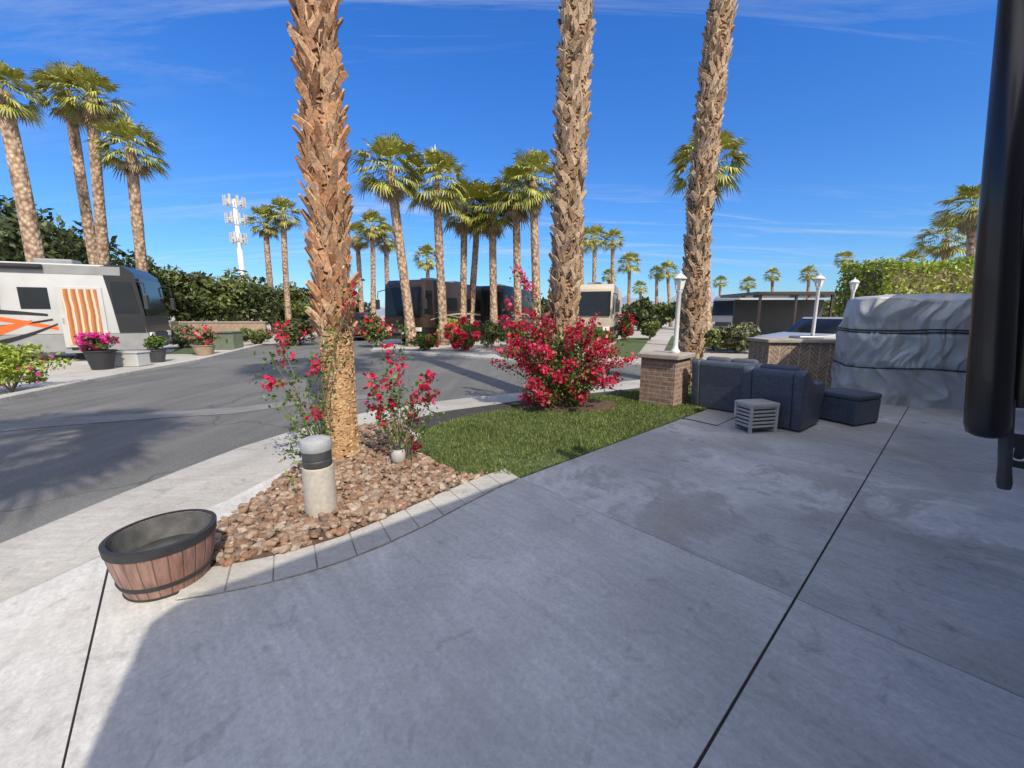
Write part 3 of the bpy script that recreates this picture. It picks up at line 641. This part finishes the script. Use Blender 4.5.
def motorhome(loc, rz, label, L, H, body, low, stripes, wins, door, doormat, W=2.5, slide=None, nose=None, topband=None, slidemat=None):
    t = thing('motorhome', label, 'motorhome', loc, rz); h = W/2
    MB().prism([(-L,.9),(-L,H-.12),(-L+.12,H),(-.45,H),(-.15,H-.25),(-.01,1.6),(.02,.9)], -h, h).build('body', M[body], t, 'auto', .035)
    MB().prism([(-L+.02,.3),(-L+.02,.896),(.03,.896),(.05,.5),(-.1,.3)], -h+.01, h-.01).build('skirt', M[low], t, bevel=.02)
    MB().prism([(-.10,H-.42),(.02,1.52),(.07,1.5),(-.05,H-.4)], -h+.12, h-.12).build('windshield', M['glass'], t, bevel=.01)
    MB().box((.05,0,.75),(.06,W-.9,.3)).build('grille', M['dkgrey'], t)
    if nose:
        fr_ = [(.034,.93),(.004,1.62),(-.138,H-.238),(-.44,H+.012),(-.9,H+.012),(-.9,H-.02),(-.46,H-.03),(-.17,H-.29),(-.04,1.58),(-.01,.93)]
        MB().prism(fr_, -h-.008, h+.008).build('front_cap', M[nose], t)
    for s in (-1,1):
        MB().box((.045,s*(h-.3),.82),(.09,.36,.2)).build('headlight', M['lamp'], t, bevel=.02)
        mm = MB().tube([(-.15,s*h,H-.5),(.15,s*(h+.22),H-.6),(.18,s*(h+.25),H-.95)], .025, 6).build('mirror', M['blackm'], t)
        MB().box((.18,s*(h+.25),H-1.25),(.12,.2,.5)).build('mirror_glass', M['blackm'], mm, bevel=.02)
        if nose: MB().prism([(-.75,.92),(-.02,.92),(-.03,1.58),(-.17,H-.28),(-.46,H-.03),(-1.0,H-.03),(-.85,2.0)], s*(h+.001), s*(h+.005)).build('nose_panel', M[nose], t)
        MB().prism([(-.8,1.6),(-.12,1.6),(-.24,H-.55),(-.8,H-.55)], s*(h+.006), s*(h+.02)).build('window', M['glass'], t)
        for x in (-1.6, -L+2.6): 
            wheel(x, s*(h-.24), .48, t, s)
        for wi in wins:
            MB().box(((wi[0]+wi[1])/2, s*(h+(slide[4] if slide and s < 0 and wi[1] <= slide[1] else 0)+.012), (wi[2]+wi[3])/2), (wi[1]-wi[0], .02, wi[3]-wi[2])).build('window', M['glass'], t, bevel=.008)
        for k, (pts_, w0, w1, mt) in enumerate(stripes):
            mb = MB(); band(mb, pts_, w0, w1, s*(h+.002), s*(h+.006+.002*k)); mb.build('stripe', M[mt], t)
    if slide:
        MB().box(((slide[0]+slide[1])/2, -h-slide[4]/2, (slide[2]+slide[3])/2), (slide[1]-slide[0], slide[4], slide[3]-slide[2])).build('slide_out', M[slidemat or body], t, bevel=.02)
    if door:
        d_ = MB().box(((door[0]+door[1])/2, -h-.02, (door[2]+door[3])/2), (door[1]-door[0], .04, door[3]-door[2])).build('door', M['offwhite'], t, bevel=.01)
        MB().box(((door[0]+door[1])/2, -h-.045, (door[2]+door[3])/2), ((door[1]-door[0])*.78, .012, (door[3]-door[2])*.92)).build('door_screen', M[doormat], d_)
        MB().box((door[0]+.07, -h-.06, (door[2]+door[3])/2-.1), (.03,.05,.16)).build('handle', M['chrome'], d_)
        MB().box(((door[0]+door[1])/2, -h-.3, .32), (.8,.5,.06)).build('entry_step', M['greyp'], t)
    if topband: MB().prism([(-L+.1,H-.34),(-.5,H-.34),(-.48,H-.05),(-L+.1,H-.05)], -h-.012, -h-.006).build('roof_band', M[topband], t)
    MB().tube([(-L+1.2,-h-.1,H-.14),(-2.4,-h-.1,H-.14)], .085, 12).build('awning_roll', M['blackm'], t, True)
    for x in (-2.5,-L*.55): MB().box((x,0,H+.12),(1.0,.75,.22)).build('air_conditioner', M['greyp'], t, bevel=.06)
    return t
cn = P(150,350,14.7); rz_ = math.radians(26)
motorhome((cn.x-1.25*math.sin(rz_), cn.y+1.25*math.cos(rz_), 0), rz_, 'white motorhome with orange and black swooshes parked at the left', 11, 3.25, 'offwhite', 'greyp',
  [(arc((-11,1.2),(-6.5,2.0),(-2.5,1.55)), .55,.08,'black'), (arc((-11,1.6),(-6.4,2.25),(-2.3,1.1)), .30,.12,'orange'), (arc((-11,.95),(-5,.8),(-2.4,1.4)), .12,.06,'black'), (arc((-5.9,.60),(-4.5,.66),(-2.9,1.35)), .85,.08,'orange'), (arc((-5.2,.42),(-3.7,.5),(-2.3,1.25)), .26,.05,'black')],
  [(-6.4,-3.8,2.1,2.75),(-3.1,-2.4,1.75,2.45),(-8.6,-6.9,2.1,2.7)], (-2.2,-1.05,.45,2.5), 'striped', slide=(-9,-3.55,1.95,2.86,.28), nose='black', topband='greyp', slidemat='greyp')
motorhome((P(402,340,20.5).x, 21, 0), math.radians(-114), 'dark brown and black motorhome behind the street palms', 9, 3.35, 'brownp', 'black',
  [(arc((-9,1.2),(-4,2.0),(-.6,1.3)), .14,.04,'beige'), (arc((-9,.9),(-5,1.2),(-1,1.7)), .08,.03,'silver')], [(-3.2,-2.2,1.8,2.5),(-6,-4.4,1.8,2.5)], None, None)
motorhome((P(588,338,22).x, 22, 0), math.radians(-108), 'beige motorhome seen from the front right of the second near trunk', 8.5, 3.2, 'beige', 'brownp',
  [(arc((-8.5,1.1),(-4,1.9),(-.6,1.2)), .3,.05,'brownp')], [(-3,-2,1.8,2.5),(-6,-4.6,1.8,2.5)], None, None)
motorhome((P(484,338,25).x, 26, 0), math.radians(-108), 'black motorhome half hidden behind the middle street palms', 8, 3.4, 'black', 'black',
  [(arc((-8,1.2),(-4,2.0),(-.6,1.3)), .2,.05,'silver')], [(-3,-2,1.8,2.5)], None, None)
# carport on right
t = thing('carport', 'dark flat-roofed carport behind the brick island', 'carport', (P(800,320,26).x, 27, 0))
MB().box((0,0,2.85),(7.2,4.5,.2)).build('roof', M['brownp'], t, bevel=.02)
MB().box((.2,1.6,1.3),(6.2,.12,2.6)).build('back_wall', M['dkgrey'], t)
for x in (-3.3,-1.1,1.1,3.3): MB().box((x,-2,1.4),(.12,.12,2.8)).build('post', M['brownp'], t)
motorhome((P(742,330,33).x, 36, 0), math.radians(-150), 'silver grey motorhome far behind the carport', 8, 3.2, 'silver', 'greyp', [(arc((-8,1.2),(-4,2.0),(-.6,1.3)), .2,.05,'brownp')], [(-3,-2,1.8,2.5)], None, None)

def car(loc, rz, label, paint, name='parked_car', cat='car', suv=False):
    t = thing(name, label, cat, loc, rz); L = 4.6; W = 1.85; H = 1.72 if suv else 1.48
    MB().prism([(-L/2,.35),(-L/2-.02,.75),(-L/2+.1,.98),(L*.2,.98),(L/2-.15,.84),(L/2,.62),(L/2,.35),(L*.42,.25),(-L*.42,.25)], -W/2, W/2).build('body', M[paint], t, 'auto', .05, 3)
    bk = -L/2+.15 if suv else -L/2+.6
    MB().prism([(bk,.97),(bk+.35,H-.05),(-.1+.4,H-.05),(L*.2+.05,.97)], -W/2+.1, W/2-.1).build('cabin_glass', M['glass'], t, 'auto', .03)
    MB().prism([(bk+.33,H-.06),(bk+.4,H),(.25,H),(.34,H-.06)], -W/2+.14, W/2-.14).build('roof', M[paint], t, bevel=.02)
    for s in (-1,1):
        for x in (-L*.3, L*.31): wheel(x, s*(W/2-.22), .34, t, s)
        MB().box((L/2-.03,s*.68,.68),(.1,.36,.14)).build('headlight', M['lamp'], t, bevel=.02)
        MB().box((-L/2+.03,s*.7,.8),(.08,.26,.16)).build('tail_light', M['redp'], t, bevel=.02)
        for x in (-.75,.35): MB().box((x, s*(W/2+.012), .86),(.16,.03,.03)).build('handle', M['chrome'], t)
        for x0_, x1_ in ((-.95,-.88),(.1,.17)): MB().prism([(x0_,.97),(x1_,.97),(x1_,H-.07),(x0_,H-.07)], s*(W/2-.098), s*(W/2-.085)).build('pillar', M[paint], t)
    return t
car((P(845,330,12.8).x, 13.4, 0), math.radians(195), 'silver car parked between the brick island and the covered grill', 'silver')
car((P(354,330,26).x, 26.5, 0), math.radians(100), 'dark red car parked between the nearest trunk and dark motorhome', 'redp', suv=True)

# cell tower
t = thing('cell_tower', 'tall white cell phone tower with panel antennas on the left skyline', 'cell tower', (P(243,280,60).x, 60, 0))
H_ = P(240,200,60).z
MB().tube([(0,0,0),(0,0,H_)], [.45,.3], 12).build('pole', M['white'], t, True)
for lv in (H_-.3, H_-2.6, H_-5.2):
    r_ = 1.15 if lv > H_-5 else .85; pl = MB()
    pl.tube([(r_*math.cos(a*PI/3), r_*math.sin(a*PI/3), lv) for a in range(7)], .07, 6)
    for a in range(6): pl.tube([(0,0,lv),(r_*math.cos(a*PI/3), r_*math.sin(a*PI/3), lv)], .06, 6)
    pl.build('antenna_frame', M['white'], t)
    for a in range(9):
        c_ = (r_+.1)*1.0; MB().box((c_*math.cos(a*.698), c_*math.sin(a*.698), lv+.1*(a%2)), (.2,.3,1.35), a*.698).build('antenna_panel', M['offwhite'], t)
# wall, cabinet, pots
t = thing('garden_wall', 'low tan block wall behind the flower pots at left', 'wall', (P(215,335,24).x, 24, 0))
MB().box((0,0,.55),(6.2,.2,1.1)).build('blockwork', M['tanwall'], t); MB().box((0,0,1.14),(6.3,.28,.08)).build('coping', M['cap'], t)
g0 = G(229,349); t = thing('utility_cabinet', 'dull green metal utility cabinet beside the far kerb', 'utility cabinet', (g0.x, g0.y, 0))
MB().box((0,0,.38),(.95,.7,.76)).build('cabinet_body', M['green_box'], t, bevel=.02); MB().box((0,-.02,.79),(1.02,.8,.06)).build('lid', M['green_box'], t, bevel=.015); MB().box((.2,-.36,.4),(.06,.03,.14)).build('latch', M['dkgrey'], t)
def pot(u, v, r, h, mat, label):
    g0 = G(u, v); o = MB().lathe([(r*.68,0),(r*.9,h*.6),(r,h*.93),(r*1.08,h*.94),(r*1.08,h),(r*.92,h),(r*.9,h*.88)], seg=24).build('flower_pot', M[mat], None, 'auto', loc=(g0.x, g0.y, 0)); tag(o, label, 'flower pot'); return g0
g0 = pot(103,369,.34,.55,'blackm','black pot of pink flowers in front of the white motorhome'); shrub(g0.x, g0.y, .55, .5, 'pink flowers growing in the black pot by the white motorhome', 'leaf_g', 700, .05, 'flower_p', 900, 'potted_flowers', 'flowers', z=.5)
g0 = pot(158,362,.26,.42,'dkgrey','dark pot with spiky green plant at the motorhome front'); shrub(g0.x, g0.y, .5, .34, 'spiky green plant in the dark pot at the motorhome front', 'leaf_g', 700, .06, name='potted_plant', cat='plant', z=.38)
g0 = pot(205,355,.38,.4,'tanwall','wide tan pot with green plant left of the utility cabinet'); shrub(g0.x, g0.y, .75, .6, 'green plant with red tips in the wide tan pot', 'leaf_o', 1100, .07, 'bract_r', 80, 'potted_plant', 'plant', z=.36)
g0 = G(133,366); t = thing('storage_bin', 'small white storage bin beside the motorhome door', 'storage bin', (g0.x, g0.y, 0)); MB().box((0,0,.2),(.75,.45,.4)).build('bin_body', M['offwhite'], t, bevel=.03); MB().box((0,0,.43),(.8,.5,.06)).build('lid', M['offwhite'], t, bevel=.02)

# ---------------------------------------------------------------- bollard, uplight, barrel
bl = G(316,521); t = thing('bollard_light', 'short bollard light with tan base and dark banded head in the rock bed', 'bollard light', (bl.x, bl.y+.1, .02))
MB().lathe([(.116,0),(.114,.36),(.110,.385),(.104,.39)]).build('base', M['bollard'], t, 'auto')
lb = MB()
lb.lathe([(.098,.385),(.104,.395),(.104,.44),(.098,.447),(.104,.454),(.104,.52),(.09,.53)])
lb.build('light_band', M['dkgrey'], t, 'auto')
MB().lathe([(.108,.515),(.113,.525),(.113,.578),(.106,.597),(.08,.610),(.04,.617),(.003,.619)]).build('cap', M['bollcap'], t, 'auto')
g0 = G(399,466); t = thing('garden_uplight', 'small grey stone garden uplight between rocks right of nearest trunk', 'garden light', (g0.x, g0.y, .03))
MB().lathe([(.05,0),(.075,.05),(.078,.11),(.06,.15),(.02,.165)], seg=14).build('housing', M['greyplastic'], t, True); MB().lathe([(.05,.16),(.045,.175),(.02,.18)], seg=12).build('lens', M['dkgrey'], t)
t = thing('barrel_planter', 'empty half wine barrel planter with black metal hoops', 'barrel planter', (-2.02, 2.13, .012))
HB = .31
def br(z): return .19+.06*math.sin(min(z,HB)/HB*1.45)
prof = [(br(z), z) for z in [i*HB/8 for i in range(9)]]
MB().lathe(prof+[(br(HB)-.018,HB),(br(.27)-.024,.24),(br(.2)-.03,.12)], seg=66).build('staves', M['barrel'], t, 'auto')
MB().lathe([(br(.2)-.031,.165),(br(.2)-.032,.175),(.01,.185)], seg=40).build('soil', M['liner'], t, True)
MB().lathe([(br(HB)-.019,HB+.001),(br(.27)-.026,.24),(br(.2)-.031,.17)], seg=66, close=False).build('liner', M['liner'], t, 'auto')
for z0_, z1_ in ((.268,.318),(.065,.092),(.0,.014)):
    MB().lathe([(br(z0_)+.001,z0_),(br(z0_)+.006,z0_+.002),(br(z1_)+.007,z1_-.002),(br(z1_)-.018 if z1_ > .3 else br(z1_),z1_)], seg=66, close=False).build('hoop', M['blackm'], t, 'auto')

# ---------------------------------------------------------------- patio furniture
arm_prof = [(.06,.02),(.02,.40),(-.03,.74),(-.02,.79),(.03,.82),(.12,.82),(.20,.79),(.32,.68),(.48,.615),(.70,.60),(.86,.60),(.90,.57),(.90,.50),(.86,.36),(.80,.02)]
def sofa(s, n0, n1, label, name, cat, rot=0):
    W = n1-n0; t = thing(name, label, cat, SN(s, (n0+n1)/2, .012), RE1+rot); h = W/2; aw = .13
    for sd in (-1,1):
        y0, y1 = (h-aw, h) if sd > 0 else (-h, -h+aw)
        MB().prism(arm_prof, y0, y1).build('arm', M['wicker'], t, 'auto', .022, 3)
    MB().prism([(.065,.02),(.03,.40),(-.02,.74),(-.01,.785),(.03,.81),(.10,.81),(.15,.5),(.17,.02)], -h+aw+.002, h-aw-.002).build('backrest', M['wicker'], t, bevel=.012)
    MB().box((.48,0,.17),(.6,W-2*aw-.01,.28)).build('seat_base', M['wicker'], t, bevel=.01)
    k = 2 if W > .9 else 1
    for i in range(k):
        cw = (W-2*aw-.02)/k; cy = -h+aw+.01+cw*(i+.5)
        MB().box((.52,cy,.40),(.66,cw-.02,.17)).build('seat_cushion', M['cushion'], t, True, .04, 3)
        MB().box((.22,cy,.66),(.16,cw-.02,.40)).build('back_cushion', M['cushion'], t, True, .05, 3)
    for sx_ in (.12,.76):
        for sy_ in (-1,1): MB().box((sx_,sy_*(h-.07),.012),(.05,.05,.024)).build('foot', M['blackm'], t)
    return t
sofa(6.68, 1.86, 2.92, 'dark blue wicker loveseat seen from behind next to the brick pillar', 'loveseat', 'loveseat')
sofa(6.2, 1.24, 2.0, 'dark blue wicker armchair between the loveseat and the ottoman', 'armchair', 'armchair', math.radians(-4))
oc = SN(7.5,.98,.012); t = thing('ottoman', 'dark blue square wicker ottoman in front of the covered grill', 'ottoman', oc, RE1-.35)
MB().box((0,0,.19),(.56,.56,.34)).build('base', M['wicker'], t, bevel=.02); MB().box((0,0,.40),(.57,.57,.08)).build('cushion', M['cushion'], t, True, .03, 3)
for sx_ in (-1,1):
    for sy_ in (-1,1): MB().box((sx_*.24,sy_*.24,.01),(.05,.05,.03)).build('foot', M['blackm'], t)
c_ = G(754,431); t = thing('louvred_crate', 'light grey louvred plastic box standing in front of the armchair', 'plastic box', (c_.x, c_.y+.0, .012), math.radians(12))
MB().box((0,0,.2),(.36,.22,.32)).build('core', M['dkgrey'], t)
MB().box((0,0,.375),(.44,.31,.05)).build('top', M['greyplastic'], t, bevel=.012)
for sx_ in (-1,1):
    for sy_ in (-1,1): MB().box((sx_*.195,sy_*.135,.18),(.035,.035,.36)).build('leg', M['greyplastic'], t, bevel=.005)
for z_ in (.09,.14,.19,.24,.29,.34):
    for sy_ in (-1,1): MB().box((0,sy_*.13,z_),(.36,.014,.028)).build('slat', M['greyplastic'], t)
    for sx_ in (-1,1): MB().box((sx_*.192,0,z_),(.014,.23,.028)).build('slat', M['greyplastic'], t)
cb = c_+Vector((-.15,.05,0)); tag(MB().tube([cb+Vector((-.05,.0,.2)), cb+Vector((-.25,.15,.02)), cb+Vector((-.5,.5,.018)), cb+Vector((-.8,.75,.018)), cb+Vector((-1.3,.5,.04))], .006, 6).build('power_cord', M['blackm']), 'thin black cord running from the grey louvred box to the lawn', 'cord')
# pillar
t = thing('brick_pillar', 'low brick pillar with stone cap carrying the nearest post lamp', 'brick pillar', (2.70, 6.98, 0), RE1+.08)
MB().box((0,0,.41),(.66,.60,.82)).build('brickwork', M['brick'], t); MB().box((0,0,.86),(.78,.72,.08)).build('cap', M['cap'], t, bevel=.015)
def lamp(x, y, z0_, top, label):
    t = thing('post_lamp', label, 'lamp post', (x, y, z0_), .3, None); h = top-z0_
    MB().lathe([(.075,0),(.08,.03),(.06,.06),(.045,.09),(.04,.14),(.036,h-.36),(.05,h-.34),(.055,h-.31),(.03,h-.3)], seg=16).build('post', M['white'], t, 'auto')
    ln_ = MB().lathe([(.045,h-.3),(.058,h-.285),(.092,h-.12),(.09,h-.112)], seg=6).build('lantern_glass', M['lamp'], t)
    fr2 = MB()
    for k in range(6):
        a = k*PI/3; fr2.tube([(.06*math.cos(a),.06*math.sin(a),h-.29),(.096*math.cos(a),.096*math.sin(a),h-.115)], .006, 5)
    fr2.build('lantern_frame', M['white'], ln_)
    MB().lathe([(.112,h-.118),(.115,h-.105),(.06,h-.05),(.03,h-.04),(.014,h-.02),(.018,h),(.002,h+.015)], seg=12).build('cap', M['white'], t, 'auto')
lamp(2.84, 6.96, .90, P(681,272,6.96).z, 'white post lamp on top of the low brick pillar')
q = P(817,300,9.6); lamp(q.x, 9.6, 0, P(818,274,9.6).z, 'white post lamp behind the right end of the brick island')
q = P(852,300,10.6); lamp(q.x, 10.6, 0, P(853,278,10.6).z, 'white post lamp left of the clipped hedge')
# island
il = P(768,385,8.3); ir = P(846,385,8.3); t = thing('brick_island', 'chevron patterned brick barbecue island with stone counter', 'barbecue island', ((il.x+ir.x)/2, 8.7, 0), math.radians(-4))
w_ = ir.x-il.x
MB().box((0,0,.49),(w_,.8,.98)).build('brickwork', M['chevron'], t); MB().box((0,0,1.015),(w_+.12,.92,.07)).build('counter', M['cap'], t, bevel=.015)
MB().box((.2,.1,1.075),(.5,.4,.05)).build('burner_lid', M['chrome'], t, bevel=.015)
# covered grill
cg = P(911,400,7.0); t = thing('covered_grill', 'bulky grill wrapped in a crinkled silver cover tied with black cord', 'covered grill', (cg.x, 7.15, .012), math.radians(-28))
NS, NR = 340, 120; vs = []; Hh = 1.88
def rad0(a, z):
    f = z/Hh; ex, ey = .98, .58
    n_ = 4.5; c0, s0 = abs(math.cos(a)), abs(math.sin(a)); R = ((c0/ex)**n_+(s0/ey)**n_)**(-1/n_)
    sh = 1.04-.04*f-.14*max(0,(f-.78)/.22)**2
    sh += .02*math.exp(-((f-.52)/.10)**2)
    for zc, dp in ((.34*Hh,.018),(.66*Hh,.028)):
        sh -= dp*math.exp(-((z-zc)/.035)**2)
    return R*sh
def crump(p, z):
    q = Vector((p[0], p[1], p[2]*.30)); pin = sum(math.exp(-((z-zc)/.22)**2) for zc in (.34*Hh,.66*Hh))
    w = mn.noise_vector(Vector(p)*1.7)*.22
    r1 = 1-abs(mn.noise((q+w)*3.6))*3.4
    d1 = 1-abs(mn.noise(Vector((p[0]*2.4+p[2]*1.4, p[1]*2.4-p[2]*1.2, p[2]*1.0))+w*3))*3.6
    r3 = 1-abs(mn.noise(Vector(((q.x+w.x)*11,(q.y+w.y)*11,q.z*4))))*2.4
    return .040*max(r1,-.5)+.030*max(d1,-.4)+.016*max(r3,-.5)*(.4+pin)-.02
def radf(a, z):
    R = rad0(a, z); return R+crump((R*math.cos(a), R*math.sin(a), z), z)*.85
for j in range(NR+1):
    z = Hh*.94*j/NR
    for i in range(NS):
        a = 2*PI*i/NS; R = radf(a, z); vs.append((R*math.cos(a), R*math.sin(a), z+(.04*math.sin(a*2+1)+.02*math.sin(a*5))*(j/NR)**3))
for j in range(1, 24):
    f = j/24
    for i in range(NS):
        a = 2*PI*i/NS; R = rad0(a, Hh*.94)*math.cos(f*PI/2)**.7; cr_ = crump((R*math.cos(a), R*math.sin(a), Hh*.94+f*.2), Hh)
        R = R+cr_*.85*(1-f); vs.append((R*math.cos(a), R*math.sin(a), Hh*.94+(.04*math.sin(a*2+1)+.02*math.sin(a*5))*(1-f)+Hh*.06*math.sin(f*PI/2)**.8+cr_*.5*f))
n = len(vs)//NS; fs = [(j*NS+i, j*NS+(i+1)%NS, (j+1)*NS+(i+1)%NS, (j+1)*NS+i) for j in range(n-1) for i in range(NS)]+[tuple((n-1)*NS+i for i in range(NS))]
MB().add(vs, fs).build('cover', M['cover'], t, True)
for zc in (.34*Hh,.66*Hh,.685*Hh):
    pts_ = [((radf(2*PI*i/160, zc)+.010)*math.cos(2*PI*i/160), (radf(2*PI*i/160, zc)+.010)*math.sin(2*PI*i/160), zc+.015*math.sin(i*.12+zc*9)) for i in range(161)]
    MB().tube(pts_, .012, 6).build('tie_cord', M['blackm'], t)

# ---------------------------------------------------------------- own motorhome at right (casts the big shadow)
t = thing('motorhome', 'black motorhome at the right edge beside the patio with awning arm', 'motorhome', (0,0,0), RE1)   # local x=s, y=n
Wn = -.92
MB().prism([(-1.0,.35),(-1.0,3.6),(-.9,3.7),(10.4,3.7),(10.8,3.4),(11,1.6),(11,.35)], Wn-2.5, Wn).build('body', M['beige'], t, bevel=.03)
MB().box((.85,(Wn-.5)/2,1.95),(1.9,-.5-Wn,2.3)).build('slide_out', M['beige'], t, bevel=.02)
for x_ in (4,7): MB().box((x_,Wn+.012,2.3),(1.4,.02,.8)).build('window', M['glass'], t, bevel=.005)
for x_ in (1.0,9.3): wheel(x_, Wn-.24, .5, t, 1)
Ri = Matrix.Rotation(-RE1, 3, 'Z')
lo, mi_, hi = P(987,424,1.78), P(1000,215,1.78), P(1023,-60,1.78)
arm = MB().tube([Ri@q for q in (lo+Vector((0,0,-.06)), lo+Vector((0,0,-.045)), lo, lo.lerp(mi_,.3), mi_, hi)], [.035,.062,.073,.071,.062,.050], 28).build('awning_arm', M['black'], t, True)
l2, h2 = P(1020,404,1.83), P(1066,-60,1.83)
MB().tube([Ri@q for q in (l2, h2)], [.085,.08], 24).build('awning_tube', M['black'], arm, 'auto')
tpn = Ri@hi; MB().tube([tuple(tpn), (tpn.x, Wn, tpn.z+.1)], .05, 10).build('awning_bracket', M['dkgrey'], arm)
q0, q1 = P(1007,400,1.76), P(1004,488,1.76)
MB().tube([Ri@q for q in (q0, q0.lerp(q1,.75), q0.lerp(q1,.93), q1)], [.026,.022,.026,.022], 12).build('bracket', M['dkgrey'], arm, 'auto')
pc_ = P(1024,452,1.79); dcam = Vector((-pc_.x,-pc_.y,0)).normalized(); th_ = math.atan2(dcam.x, -dcam.y)
pl = MB().box(tuple(Ri@pc_), (.1,.012,.16), th_-RE1).build('plate', M['blackm'], arm)
cu = bpy.data.curves.new('letter', 'FONT'); cu.body = 'U'; cu.size = .085; cu.extrude = .0015; cu.align_x = 'CENTER'; cu.align_y = 'CENTER'
to = bpy.data.objects.new('letter', cu); C.objects.link(to); bpy.context.view_layer.update()
me = bpy.data.meshes.new_from_object(to.evaluated_get(bpy.context.evaluated_depsgraph_get())); bpy.data.objects.remove(to)
me.materials.clear(); me.materials.append(M['white']); lo_ = bpy.data.objects.new('lettering', me); C.objects.link(lo_); lo_.parent = pl
lo_.location = Ri@(P(1019,455,1.79)+dcam*.012); lo_.rotation_euler = (PI/2,0,th_-RE1)
# palm behind (its crown shadow falls on the street at left)
t = thing('palm_tree', 'palm behind the viewer whose crown shades the street', 'palm tree', (-1.6,-3.6,0))
MB().tube([(0,0,0),(0,0,5),(0,0,9.2)], [.3,.24,.22], 12).build('trunk', M['bark'], t, True); child('crown', crowns[1], t, (0,0,9.2), 1.0)

# ---------------------------------------------------------------- sky, sun, camera
w = bpy.data.worlds.new('World'); bpy.context.scene.world = w; w.use_nodes = True; nt = w.node_tree
bg = nt.nodes['Background']; sk = nd(nt, 'ShaderNodeTexSky'); sk.sky_type = 'NISHITA'; sk.sun_disc = False
sk.sun_elevation = math.radians(45); sk.sun_rotation = math.radians(151); sk.air_density = 1.0; sk.dust_density = .4; sk.ozone_density = 2.5
tc = nd(nt, 'ShaderNodeTexCoord'); sx = nd(nt, 'ShaderNodeSeparateXYZ'); nt.links.new(tc.outputs['Generated'], sx.inputs[0])
tint = ramp(nt, sx.outputs[2], [(.0, (.50,.72,.96)), (.12, (.40,.72,1.08)), (.5, (.28,.76,1.44)), (.8, (.3,.75,1.4))])
skc = mixc(nt, 1.0, sk.outputs[0], tint, 'MULTIPLY')
zz = math_(nt, 'ADD', math_(nt, 'MAXIMUM', sx.outputs[2], 0.0), .12)
cb_ = nd(nt, 'ShaderNodeCombineXYZ'); nt.links.new(math_(nt, 'DIVIDE', sx.outputs[0], zz), cb_.inputs[0]); nt.links.new(math_(nt, 'DIVIDE', sx.outputs[1], zz), cb_.inputs[1])
mp = nd(nt, 'ShaderNodeMapping'); mp.inputs['Rotation'].default_value = (0,0,math.radians(-30)); mp.inputs['Scale'].default_value = (.4,2.4,1); nt.links.new(cb_.outputs[0], mp.inputs['Vector'])
c1 = noise(nt, mp.outputs[0], 1.3, 14, .7, 1.4); c2 = noise(nt, mp.outputs[0], .4, 3, .5, .3)
msk = math_(nt, 'MULTIPLY', ramp(nt, c1, [(.48, g3(0)), (.78, g3(1))]), ramp(nt, c2, [(.42, g3(0)), (.62, g3(1))]))
msk = math_(nt, 'MULTIPLY', msk, .85)
col = mixc(nt, msk, skc, (4.6,5.0,5.6))
# out-of-view white glow added to the sky overhead and sunward, lifting the shade
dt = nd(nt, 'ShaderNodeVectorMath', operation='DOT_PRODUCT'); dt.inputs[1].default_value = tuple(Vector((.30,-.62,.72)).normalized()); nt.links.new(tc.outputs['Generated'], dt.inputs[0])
skyfill = ramp(nt, dt.outputs['Value'], [(.40, g3(0)), (.75, g3(.92))])
col = mixc(nt, skyfill, col, (8.5,8.6,8.9))
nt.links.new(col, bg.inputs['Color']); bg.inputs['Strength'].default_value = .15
sl = bpy.data.lights.new('sun', 'SUN'); sl.energy = 4.5; sl.angle = math.radians(.5); sl.color = (1,.91,.76)
so = bpy.data.objects.new('sun', sl); C.objects.link(so); so.rotation_euler = SUN.to_track_quat('-Z','Y').to_euler()
cam = bpy.data.cameras.new('camera'); cam.lens = F*36/1024; cam.sensor_width = 36; cam.clip_end = 5000; cam.clip_start = .05
co = bpy.data.objects.new('camera', cam); C.objects.link(co); co.location = (0,0,HC); co.rotation_euler = (PI/2-PITCH,0,0)
sc = bpy.context.scene; sc.camera = co; sc.view_settings.view_transform = 'Standard'; sc.view_settings.look = 'None'; sc.view_settings.exposure = 0
